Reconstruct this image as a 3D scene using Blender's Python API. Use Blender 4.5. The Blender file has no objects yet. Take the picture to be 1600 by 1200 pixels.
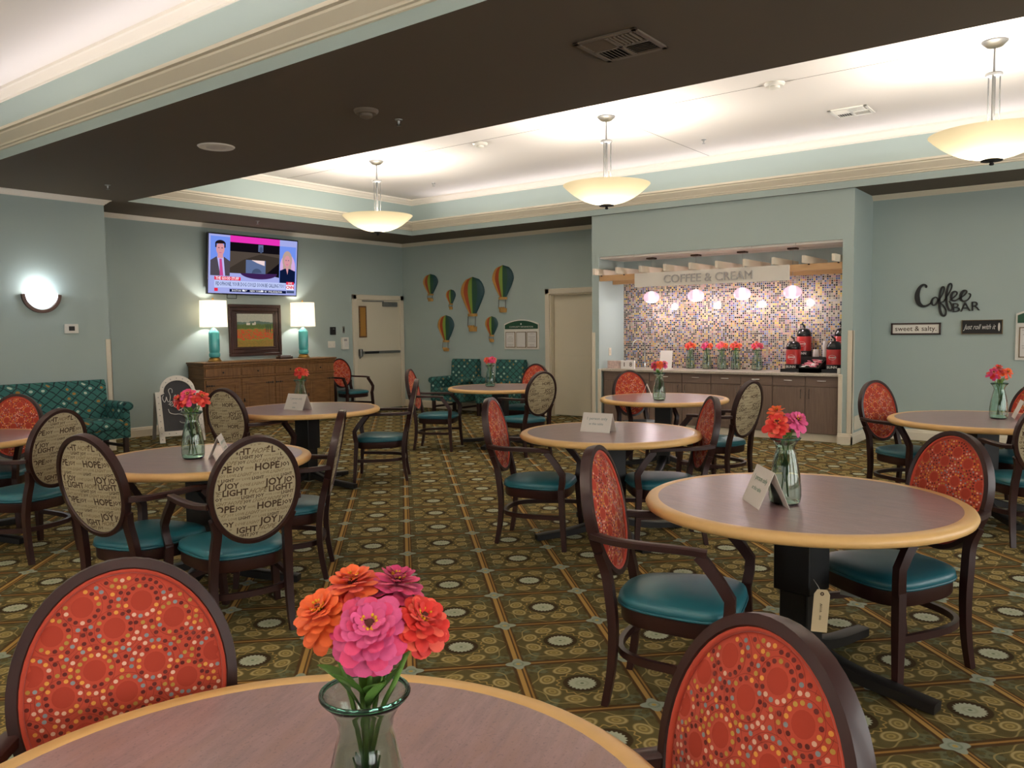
import bpy, bmesh, math, random
from math import sin, cos, pi, radians, sqrt, atan2, hypot
from mathutils import Vector, Matrix
random.seed(7)
SC = bpy.context.scene
COL = SC.collection

# ---------------------------------------------------------------- camera, world, exposure
cam_d = bpy.data.cameras.new('camera')
cam_d.sensor_fit = 'HORIZONTAL'; cam_d.sensor_width = 36.0
cam_d.lens = 36.0 * 1267.84 / 1600.0
cam_d.clip_start = 0.02; cam_d.clip_end = 100
cam = bpy.data.objects.new('camera', cam_d); COL.objects.link(cam)
YAW, PITCH, ROLL = radians(37.2894), radians(3.8346), radians(-0.6758)
def cam_matrix():
    cy, sy, cp, sp, cr, sr = cos(YAW), sin(YAW), cos(PITCH), sin(PITCH), cos(ROLL), sin(ROLL)
    R0 = Matrix(((1,0,0),(0,0,-1),(0,1,0)))
    Ry = Matrix(((cy,sy,0),(-sy,cy,0),(0,0,1)))
    Rp = Matrix(((1,0,0),(0,cp,-sp),(0,sp,cp)))
    Rr = Matrix(((cr,-sr,0),(sr,cr,0),(0,0,1)))
    R = Rr @ Rp @ R0 @ Ry
    m = Matrix((R[0], -R[1], -R[2])).transposed().to_4x4()
    m.translation = (0, 0, 1.5)
    return m
cam.matrix_world = cam_matrix()
SC.camera = cam
SC.view_settings.view_transform = 'Standard'
SC.view_settings.look = 'None'
SC.view_settings.gamma = 1.0
SC.view_settings.use_curve_mapping = False
EXPOSURE = 1.1
SC.view_settings.exposure = EXPOSURE
w = bpy.data.worlds.new('world'); SC.world = w; w.use_nodes = True
w.node_tree.nodes['Background'].inputs[0].default_value = (0.05, 0.05, 0.055, 1)
w.node_tree.nodes['Background'].inputs[1].default_value = 0.3
SC.cycles.max_bounces = 8; SC.cycles.diffuse_bounces = 5; SC.cycles.glossy_bounces = 3
SC.cycles.transmission_bounces = 8; SC.cycles.transparent_max_bounces = 12
SC.cycles.caustics_reflective = False; SC.cycles.caustics_refractive = False
SC.cycles.sample_clamp_indirect = 4.0
SC.cycles.use_denoising = True

# light strengths (the lamps the room has)
COVE_W = 12.0        # watts per metre-ish scale for cove strips
PENDANT_W = 105.0; PENDANT1_W = (40.0, 205.0, 205.0)
BOWL_E = 1.5
COVE_COL = (1.0, 0.93, 0.98)
PEND_COL = (1.0, 0.94, 0.86)

def area_light(name, loc, rot, sx, sy, watts, col, parent=None, spread=pi):
    d = bpy.data.lights.new(name, 'AREA'); d.shape = 'RECTANGLE'; d.size = sx; d.size_y = sy
    d.energy = watts; d.color = col; d.spread = spread
    o = bpy.data.objects.new(name, d); COL.objects.link(o); o.location = loc; o.rotation_euler = rot
    if parent: o.parent = parent
    return o
def point_light(name, loc, watts, col, rad=0.05, parent=None):
    d = bpy.data.lights.new(name, 'POINT'); d.energy = watts; d.color = col; d.shadow_soft_size = rad
    o = bpy.data.objects.new(name, d); COL.objects.link(o); o.location = loc
    if parent: o.parent = parent
    return o

# room measures
XL, XS, YS = -11.49, -10.45, 5.19      # tv wall, sofa wall, where the sofa wall ends
YB, XR, YN = 11.556, 4.5, -4.5         # back wall, far right wall, wall behind
ZC, ZT = 3.2, 3.82                     # soffit, tray ceiling
TR2 = (-10.3, 1.3, 5.42, 10.62)        # tray over the dining end (x0,x1,y0,y1)
TR1 = (-9.9, 1.3, -1.9, 3.37)          # tray over the near end
PEND2 = [(-8.28, 7.87), (-4.65, 7.87), (-0.96, 7.87)]
PEND1 = [(-7.3, .75), (-3.66, -.6), (0.0, -.6)]
# cove strips, hidden behind the ledge of each tray
for (x0, x1, y, dy) in ((-9.7, 1.1, TR2[3] - .06, -1), (-9.2, 1.1, TR2[2] + .06, 1), (-9.2, 1.1, TR1[3] - .06, -1), (-9.2, 1.1, TR1[2] + .06, 1)):
    area_light('cove_light', ((x0 + x1) / 2, y, 3.415), (pi + dy * radians(-38), 0, 0), x1 - x0, .05, COVE_W * (x1 - x0) / 10, COVE_COL, None, radians(130))

# fill light added to brighten the room, set at invented windows on unseen walls
FILL_W, FILL_COL = 215.0, (1.0, .99, .975)
ADDED_NEAR_WIN = [-8.6, -5.4, -2.2, 1.0]; ADDED_RIGHT_WIN = [-1.5, 2.0, 5.5, 9.0]
for x in ADDED_NEAR_WIN: area_light('window_daylight', (x, YN+.03, 1.65), (radians(-90), 0, 0), 2.4, 2.1, FILL_W, FILL_COL)
for y in ADDED_RIGHT_WIN: area_light('window_daylight', (XR-.03, y, 1.65), (radians(90), 0, radians(90)), 2.4, 2.1, FILL_W * .14, FILL_COL)

# ---------------------------------------------------------------- colour and material helpers
def lin(c):
    return c / 12.92 if c <= .04045 else ((c + .055) / 1.055) ** 2.4
def H(s, a=1.0):
    s = s.lstrip('#'); return (lin(int(s[0:2],16)/255), lin(int(s[2:4],16)/255), lin(int(s[4:6],16)/255), a)
def HB(s, k=1.45):
    return tuple(min(1.0, c * k) for c in H(s)[:3]) + (1.0,)
MATS = {}
class NX:
    """tiny expression wrapper over shader math nodes"""
    def __init__(s, nt, v): s.nt = nt; s.v = v
    def _m(s, op, b=None, c=None):
        n = s.nt.nodes.new('ShaderNodeMath'); n.operation = op
        for i, q in enumerate((s, b, c)):
            if q is None: continue
            q = q.v if isinstance(q, NX) else q
            if isinstance(q, (int, float)): n.inputs[i].default_value = q
            else: s.nt.links.new(q, n.inputs[i])
        return NX(s.nt, n.outputs[0])
    def __add__(s, o): return s._m('ADD', o)
    __radd__ = __add__
    def __sub__(s, o): return s._m('SUBTRACT', o)
    def __rsub__(s, o): return NX(s.nt, float(o))._m('SUBTRACT', s)
    def __mul__(s, o): return s._m('MULTIPLY', o)
    __rmul__ = __mul__
    def __truediv__(s, o): return s._m('DIVIDE', o)
    def abs(s): return s._m('ABSOLUTE')
    def fract(s): return s._m('FRACT')
    def floor(s): return s._m('FLOOR')
    def sqrt(s): return s._m('SQRT')
    def cos(s): return s._m('COSINE')
    def sin(s): return s._m('SINE')
    def lt(s, o): return s._m('LESS_THAN', o)
    def gt(s, o): return s._m('GREATER_THAN', o)
    def max(s, o): return s._m('MAXIMUM', o)
    def min(s, o): return s._m('MINIMUM', o)
    def pow(s, o): return s._m('POWER', o)
    def atan2(s, o): return s._m('ARCTAN2', o)
    def step(s, e, w):
        """1 below e falling to 0 above, soft width w"""
        n = s.nt.nodes.new('ShaderNodeMapRange'); n.interpolation_type = 'SMOOTHSTEP'
        s.nt.links.new(s.v, n.inputs[0])
        n.inputs[1].default_value = e - w; n.inputs[2].default_value = e + w
        n.inputs[3].default_value = 1; n.inputs[4].default_value = 0
        return NX(s.nt, n.outputs[0])
def mixc(nt, fac, a, b):
    n = nt.nodes.new('ShaderNodeMix'); n.data_type = 'RGBA'
    fac = fac.v if isinstance(fac, NX) else fac
    if isinstance(fac, (int, float)): n.inputs[0].default_value = fac
    else: nt.links.new(fac, n.inputs[0])
    for i, q in ((6, a), (7, b)):
        if isinstance(q, tuple): n.inputs[i].default_value = q
        else: nt.links.new(q, n.inputs[i])
    return n.outputs[2]
def new_mat(name):
    m = bpy.data.materials.new(name); m.use_nodes = True
    MATS[name] = m
    nt = m.node_tree; b = nt.nodes['Principled BSDF']
    return m, nt, b
def coords(nt, kind='Object'):
    t = nt.nodes.new('ShaderNodeTexCoord'); s = nt.nodes.new('ShaderNodeSeparateXYZ')
    nt.links.new(t.outputs[kind], s.inputs[0])
    return t.outputs[kind], NX(nt, s.outputs[0]), NX(nt, s.outputs[1]), NX(nt, s.outputs[2])
def noise(nt, vec, scale, detail=3, rough=.5, dims=None, stretch=None):
    if stretch:
        mp = nt.nodes.new('ShaderNodeMapping'); mp.inputs['Scale'].default_value = stretch
        nt.links.new(vec, mp.inputs[0]); vec = mp.outputs[0]
    n = nt.nodes.new('ShaderNodeTexNoise'); n.inputs['Scale'].default_value = scale
    n.inputs['Detail'].default_value = detail; n.inputs['Roughness'].default_value = rough
    nt.links.new(vec, n.inputs['Vector'])
    return n.outputs['Fac']
def bump(nt, b, h, strength=.2, dist=.01):
    n = nt.nodes.new('ShaderNodeBump'); n.inputs['Strength'].default_value = strength
    n.inputs['Distance'].default_value = dist
    nt.links.new(h.v if isinstance(h, NX) else h, n.inputs['Height']); nt.links.new(n.outputs[0], b.inputs['Normal'])
def simple(name, col, rough=.5, metal=0, coat=0, spec=None, var=0, vscale=8, bumps=0, bscale=200, emit=None, estr=0, sheen=0, stretch=None):
    m, nt, b = new_mat(name)
    col = H(col) if isinstance(col, str) else col
    b.inputs['Base Color'].default_value = col
    b.inputs['Roughness'].default_value = rough; b.inputs['Metallic'].default_value = metal
    b.inputs['Coat Weight'].default_value = coat; b.inputs['Coat Roughness'].default_value = .15
    if spec is not None: b.inputs['Specular IOR Level'].default_value = spec
    if sheen: b.inputs['Sheen Weight'].default_value = sheen
    if emit:
        b.inputs['Emission Color'].default_value = H(emit) if isinstance(emit, str) else emit
        b.inputs['Emission Strength'].default_value = estr
    vec = None
    if var or bumps: vec, *_ = coords(nt)
    if var:
        f = noise(nt, vec, vscale, 4, stretch=stretch)
        dk = tuple(c * (1 - var) for c in col[:3]) + (1,); lt = tuple(min(1, c * (1 + var)) for c in col[:3]) + (1,)
        nt.links.new(mixc(nt, f, dk, lt), b.inputs['Base Color'])
    if bumps: bump(nt, b, noise(nt, vec, bscale, 2), bumps, .003)
    return m
def wood(name, c1, c2, rough=.4, scale=3, stretch=(1, 1, 12), coat=0):
    m, nt, b = new_mat(name)
    vec, *_ = coords(nt)
    f = noise(nt, vec, scale, 6, .65, stretch=stretch)
    f = NX(nt, f).step(.5, .22)
    nt.links.new(mixc(nt, f, H(c1), H(c2)), b.inputs['Base Color'])
    b.inputs['Roughness'].default_value = rough; b.inputs['Coat Weight'].default_value = coat
    return m
def glassy(name, tint, alpha=.82, ior=1.45):
    """thin-walled vase glass: tinted see-through with a real Fresnel reflection"""
    m = bpy.data.materials.new(name); m.use_nodes = True; MATS[name] = m
    nt = m.node_tree; nt.nodes.clear()
    o = nt.nodes.new('ShaderNodeOutputMaterial')
    b = nt.nodes.new('ShaderNodeBsdfPrincipled')
    b.inputs['Base Color'].default_value = H(tint); b.inputs['Transmission Weight'].default_value = 1
    b.inputs['IOR'].default_value = ior; b.inputs['Roughness'].default_value = .02
    nt.links.new(b.outputs[0], o.inputs[0])
    return m

# plain materials
simple('paint', '#a6b5b1', .75, var=.02, vscale=1.5)
simple('ceiling_paint', '#e4ddd6', .85)
simple('soffit_paint', '#655a4c', .9)
simple('trim', '#ddd3be', .5)
simple('trim_white', '#e6ddd0', .5)
simple('door_paint', '#d9d0ba', .5)
simple('chair_wood', '#2e1613', .42, coat=.12, spec=.35, var=.15, vscale=20)
simple('vinyl', '#21616c', .36, bumps=.12, bscale=500)
simple('vinyl_edge', '#1c5a66', .4)
simple('red_fabric', '#b8412a', .85, var=.05, vscale=200, sheen=.2)
simple('red_disc', '#a3341f', .85)
simple('red_ring', '#8a2c1c', .85)
simple('dot_gold', '#dd9a44', .85); simple('dot_maroon', '#5e1a13', .85); simple('dot_blue', '#8389 8c'.replace(' ', ''), .85)
simple('dot_pink', '#e0b49c', .85); simple('dot_ochre', '#b08a3c', .85)
simple('cream_fabric', '#b6a888', .9, var=.12, vscale=260)
simple('word_dark', '#4a3522', .9); simple('word_light', '#766347', .9)
simple('black_metal', '#0d0c0c', .45)
simple('maple', '#e0b474', .38, var=.06, vscale=30)
simple('white_card', '#e8e2d8', .7); simple('card_text', '#3f7d62', .7); simple('card_text_grey', '#8d9a98', .7)
simple('steel', '#9a9a98', .35, metal=1); simple('chrome', '#d0d0d0', .12, metal=1)
simple('brushed', '#77787a', .5, metal=.55)
simple('black_gloss', '#0a0a0b', .2); simple('black_matte', '#141313', .6)
simple('white_plastic', '#e2ded4', .4)
simple('stem', '#78a04c', .5, var=.2, vscale=40); simple('leaf', '#6c9a44', .5, var=.25, vscale=40)
for n, c in dict(pink='#e0558f', magenta='#c42a68', red='#d6281f', orange='#f4682a', coral='#ee5a45', hotpink='#e8437a').items():
    m = simple('petal_' + n, c, .6, var=.12, vscale=60, sheen=.15)
    m.node_tree.nodes['Principled BSDF'].inputs['Subsurface Weight'].default_value = 0.0
simple('flower_eye', '#4a1c12', .8); simple('stamen', '#e8b92a', .7)
glassy('vase_glass', '#dff3e8'); glassy('vase_rim_glass', '#8fd0b8')
simple('water', '#000000'); MATS['water'] = MATS['vase_glass']
simple('gold', '#b08a4a', .35, metal=.8)
simple('turquoise', '#4fb0b4', .25, coat=.4)
simple('iron', '#1c1612', .5)
simple('dark_frame', '#33190f', .4, var=.35, vscale=25)
simple('granite', '#b9b0a2', .25, var=.35, vscale=70)
simple('pine', '#cba274', .5, var=.1, vscale=12, stretch=(1, 12, 12))
simple('pine_white', '#e2d6c2', .6)
simple('green_board', '#14482f', .5)
simple('chalk', '#3a3a3d', .8, var=.1, vscale=5); simple('chalk_white', '#e8e6e2', .9)
simple('grey_letter', '#a8a4a0', .5); simple('sign_grey', '#b5b0ac', .5)
simple('sofa_leg', '#2a1510', .4)
simple('cream_stripe', '#d09a4c', .5); simple('rust_stripe', '#a3461f', .5); simple('lime_stripe', '#7d9a3c', .5); simple('green_stripe', '#1f4a33', .5); simple('teal_stripe', '#20454a', .5)
simple('basket', '#b78d4c', .7, var=.2, vscale=60)
simple('airpot_red', '#b01c1c', .3, coat=.3)
simple('paper', '#dcd8d4', .8); simple('pink_packet', '#e58a9a', .7)
simple('tag', '#d8c29a', .8); simple('brown_box', '#3a2518', .5)
simple('bronze', '#4a3226', .4, metal=.3)

# ---------------------------------------------------------------- patterned materials
def mat_carpet():
    m, nt, b = new_mat('carpet')
    vec, x, y, z = coords(nt)
    c = .70710678
    S = 1 / .4787
    u = (x * c + y * c) * S - (-3.836 * c + 3.852 * c) * S + .5
    v = (y * c - x * c) * S - (3.852 * c + 3.836 * c) * S + .5
    fu = u.fract() - .5; fv = v.fract() - .5
    # fu,fv = 0 at a crossing of the lines; centre of the cell at +-.5
    au = fu.abs(); av = fv.abs()
    cu = .5 - au; cv = .5 - av                      # folded offset from the medallion
    r = (cu * cu + cv * cv).sqrt()
    th = cv.atan2(cu)
    rc = (au * au + av * av).sqrt(); tc = av.atan2(au)
    base, olive = HB('#3d3119'), HB('#55502f')
    n1 = noise(nt, vec, 9, 2)
    col = mixc(nt, n1, base, olive)
    # leafy corners
    lf = rc / (.80 + .20 * (tc * 8.0).cos())
    col = mixc(nt, lf.step(.33, .02) * lf.gt(.2) * .75, col, HB('#545a45'))
    vein = ((tc * 16.0).cos() * (rc * 60.0).sin()).gt(.35) * rc.lt(.33)
    col = mixc(nt, vein * .6, col, HB('#3a3520'))
    # eight paisleys round the medallion
    q = th * (8 / (2 * pi))
    qa = (q.fract() - .5).abs()
    pr = (((r - .315) / .075).pow(2.0) + (qa * 2.5).pow(2.0)).sqrt()
    col = mixc(nt, pr.step(1.0, .06) * .9, col, HB('#6f6038'))
    ring = (pr - .78).abs().step(.12, .05)
    col = mixc(nt, ring * .9, col, HB('#93835a'))
    ring2 = (pr - .32).abs().step(.10, .05)
    col = mixc(nt, ring2 * .9, col, HB('#8b7a4a'))
    # scalloped thin line
    sc = r - (.215 + .014 * (th * 16.0).cos())
    col = mixc(nt, sc.abs().step(.008, .005), col, HB('#8a7443'))
    sc2 = r - (.425 + .03 * (th * 8.0).cos())
    col = mixc(nt, sc2.abs().step(.007, .004) * .8, col, HB('#85764c'))
    # dark collar and pale medallion
    col = mixc(nt, r.step(.170, .008), col, HB('#2c2010'))
    md = r - (.120 + .008 * (th * 20.0).cos())
    col = mixc(nt, md.step(0, .006), col, H('#b4b8a0'))
    col = mixc(nt, (r - .05).abs().step(.012, .01) * .45, col, HB('#7d8468'))
    col = mixc(nt, r.step(.016, .006), col, HB('#5d6a50'))
    # brown margins beside lines
    col = mixc(nt, au.step(.062, .012) * .9, col, HB('#3f2812'))
    col = mixc(nt, av.step(.05, .012) * .9, col, HB('#3f2812'))
    gold, gold2 = H('#9a733a'), H('#b08a4c')
    col = mixc(nt, av.step(.013, .005), col, gold)
    col = mixc(nt, (fu + .010).abs().step(.021, .005), col, gold2)
    col = mixc(nt, (fu - .036).abs().step(.009, .004), col, gold)
    # pale quatrefoil on every crossing
    qd = rc - (.098 + .022 * (tc * 4.0).cos())
    col = mixc(nt, qd.step(0, .006), col, HB('#80887a'))
    col = mixc(nt, (rc - .045).abs().step(.008, .005) * .6, col, HB('#5f6a55'))
    col = mixc(nt, rc.step(.02, .006), col, HB('#a08748'))
    pile = noise(nt, vec, 420, 2)
    col = mixc(nt, NX(nt, pile) * .35, col, HB('#2a2214'))
    nt.links.new(col, b.inputs['Base Color'])
    b.inputs['Roughness'].default_value = .95
    b.inputs['Specular IOR Level'].default_value = .1
    bump(nt, b, pile, .35, .004)
mat_carpet()
def mat_mosaic():
    m, nt, b = new_mat('mosaic')
    vec, x, y, z = coords(nt)
    S = 1 / .0295
    u = x * S; v = z * S
    fu = (u.fract() - .5).abs(); fv = (v.fract() - .5).abs()
    cmb = nt.nodes.new('ShaderNodeCombineXYZ')
    nt.links.new(u.floor().v, cmb.inputs[0]); nt.links.new(v.floor().v, cmb.inputs[1])
    wn = nt.nodes.new('ShaderNodeTexWhiteNoise'); nt.links.new(cmb.outputs[0], wn.inputs[0])
    ramp = nt.nodes.new('ShaderNodeValToRGB'); ramp.color_ramp.interpolation = 'CONSTANT'
    pal = ['#1a1520', '#2a1c1a', '#a89a84', '#221c3a', '#6f6456', '#c0a040', '#332028', '#a86c48', '#20283f', '#94886f', '#3d5a92', '#5a2030', '#b0a48c', '#6d4a7e', '#1d2a24', '#a87c78', '#2f241c', '#857a68']
    e = ramp.color_ramp.elements
    while len(e) < len(pal): e.new(.5)
    for i, c in enumerate(pal): e[i].position = i / len(pal); e[i].color = H(c)
    nt.links.new(wn.outputs[0], ramp.inputs[0])
    # broad drifts of yellow, blue and pink tiles
    wn2 = nt.nodes.new('ShaderNodeTexNoise'); wn2.inputs['Scale'].default_value = .16; wn2.inputs['Detail'].default_value = 1
    nt.links.new(cmb.outputs[0], wn2.inputs['Vector'])
    big = nt.nodes.new('ShaderNodeValToRGB')
    pal2 = ['#d0b48c', '#d8b840', '#c88c90', '#bcae9a', '#5a78b8', '#d48a4c', '#b8b0a4']
    e = big.color_ramp.elements
    while len(e) < len(pal2): e.new(.5)
    for i, c in enumerate(pal2): e[i].position = .3 + .4 * i / (len(pal2) - 1); e[i].color = H(c)
    nt.links.new(wn2.outputs[0], big.inputs[0])
    sel = NX(nt, wn.outputs[0]) * 7.31
    col = mixc(nt, sel.fract().gt(.72), ramp.outputs[0], big.outputs[0])
    grout = fu.max(fv).gt(.37)
    col = mixc(nt, grout, col, H('#a89e90'))
    nt.links.new(col, b.inputs['Base Color'])
    rg = grout * .5 + .12
    nt.links.new(rg.v, b.inputs['Roughness'])
    bump(nt, b, 1 - grout, .3, .003)
mat_mosaic()
def mat_laminate():
    m, nt, b = new_mat('laminate')
    vec, *_ = coords(nt)
    f = noise(nt, vec, 5, 8, .72, stretch=(1.6, 9, 1))
    g = noise(nt, vec, 4, 5, .65, stretch=(1.2, 5, 1))
    d = noise(nt, vec, 160, 2)
    col = mixc(nt, NX(nt, f).step(.5, .2), H('#a48688'), H('#8c7476'))
    col = mixc(nt, NX(nt, g).step(.46, .1) * .6, col, H('#9c7c76'))
    col = mixc(nt, NX(nt, d).step(.36, .06) * .5, col, H('#72606a'))
    nt.links.new(col, b.inputs['Base Color'])
    b.inputs['Roughness'].default_value = .28
    b.inputs['Coat Weight'].default_value = .25
mat_laminate()
def mat_sofa():
    m, nt, b = new_mat('sofa_fabric')
    vec, x, y, z = coords(nt)
    S = 9.0
    h1 = (x * .8 + y * .8 + z) * S; h2 = (x * .8 + y * .8 - z) * S
    fl = (x * .8 - y * .8) * S                 # keeps the lattice on level surfaces too
    geo = nt.nodes.new('ShaderNodeNewGeometry'); sp = nt.nodes.new('ShaderNodeSeparateXYZ'); nt.links.new(geo.outputs['True Normal'], sp.inputs[0])
    up = NX(nt, sp.outputs[2]).gt(.7)
    h2 = h2 * (1 - up) + fl * up
    w1 = noise(nt, vec, 20, 2)
    a = ((h1 + NX(nt, w1) * .25).fract() - .5).abs(); c = ((h2 + NX(nt, w1) * .25).fract() - .5).abs()
    col = mixc(nt, noise(nt, vec, 40, 3), H('#35706a'), H('#2a5b57'))
    col = mixc(nt, a.min(c).step(.07, .02), col, H('#12292a'))
    cmb = nt.nodes.new('ShaderNodeCombineXYZ')
    nt.links.new((h1 + .5).floor().v, cmb.inputs[0]); nt.links.new((h2 + .5).floor().v, cmb.inputs[1])
    wn = nt.nodes.new('ShaderNodeTexWhiteNoise'); nt.links.new(cmb.outputs[0], wn.inputs[0])
    tri = a.gt(.30) * c.gt(.30) * (a + c).gt(.72)
    col = mixc(nt, tri * NX(nt, wn.outputs[0]).gt(.80), col, H('#b7c4b4'))
    col = mixc(nt, tri * NX(nt, wn.outputs[0]).lt(.14), col, H('#a8793c'))
    nt.links.new(col, b.inputs['Base Color']); b.inputs['Roughness'].default_value = .9
mat_sofa()
def mat_painting():
    m, nt, b = new_mat('painting')
    vec, x, y, z = coords(nt)        # painting canvas is built about its own middle: y across, z up, half height .27
    n = NX(nt, noise(nt, vec, 10, 5)); n2 = NX(nt, noise(nt, vec, 45, 4)); n3 = NX(nt, noise(nt, vec, 30, 3, stretch=(1, 1, 3)))
    h = z / .27 + (n - .5) * .35
    col = mixc(nt, n2, H('#9aa9a4'), H('#d6d2c0'))
    col = mixc(nt, h.step(.52, .03), col, H('#5f7a72'))
    col = mixc(nt, h.step(.38, .05), col, mixc(nt, n2, H('#3f5a30'), H('#6b7d3a')))
    col = mixc(nt, h.step(.12, .05), col, mixc(nt, n3, H('#5c7a2c'), H('#a8a04a')))
    reds = n3.gt(.47) * h.lt(.06) * h.gt(-.55)
    col = mixc(nt, reds, col, mixc(nt, n2, H('#c2321c'), H('#e0602c')))
    col = mixc(nt, h.step(-.62, .06), col, mixc(nt, n3, H('#3f6a28'), H('#c0863a')))
    nt.links.new(col, b.inputs['Base Color']); b.inputs['Roughness'].default_value = .6
    bump(nt, b, n2, .3, .004)
mat_painting()
wood('oak', '#614224', '#7f5b34', .45, 4, (1, 1.2, 9))
wood('oak_h', '#614224', '#835e36', .45, 4, (1, 9, 1.2))
wood('cabinet', '#66544a', '#7b675a', .5, 3.5, (1, 1, 22))
wood('cabinet_v', '#66544a', '#7b675a', .5, 3.5, (22, 1, 1))
def translucent(name, col, mixf=.5, emit=0, ecol=None):
    m = bpy.data.materials.new(name); m.use_nodes = True; MATS[name] = m
    nt = m.node_tree; nt.nodes.clear()
    o = nt.nodes.new('ShaderNodeOutputMaterial'); d = nt.nodes.new('ShaderNodeBsdfDiffuse'); t = nt.nodes.new('ShaderNodeBsdfTranslucent')
    mx = nt.nodes.new('ShaderNodeMixShader'); mx.inputs[0].default_value = mixf
    d.inputs[0].default_value = H(col); t.inputs[0].default_value = H(col)
    nt.links.new(d.outputs[0], mx.inputs[1]); nt.links.new(t.outputs[0], mx.inputs[2])
    out = mx.outputs[0]
    if emit:
        e = nt.nodes.new('ShaderNodeEmission'); e.inputs[0].default_value = H(ecol or col); e.inputs[1].default_value = emit
        a = nt.nodes.new('ShaderNodeAddShader'); nt.links.new(out, a.inputs[0]); nt.links.new(e.outputs[0], a.inputs[1]); out = a.outputs[0]
    nt.links.new(out, o.inputs[0])
translucent('bowl_glass', '#e8d9b2', .07)
translucent('shade_cloth', '#f6eee0', .5, .25, '#fff0dc')
translucent('sconce_glass', '#eef2f8', .5, 3.0, '#dfeaff')
def emitter(name, col, s):
    m = bpy.data.materials.new(name); m.use_nodes = True; MATS[name] = m
    nt = m.node_tree; nt.nodes.clear()
    o = nt.nodes.new('ShaderNodeOutputMaterial'); e = nt.nodes.new('ShaderNodeEmission')
    e.inputs[0].default_value = H(col) if isinstance(col, str) else col; e.inputs[1].default_value = s
    nt.links.new(e.outputs[0], o.inputs[0]); return m
emitter('bulb', '#fff2e8', 14)
emitter('bar_bulb', '#fff0f4', 1.6)

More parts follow.
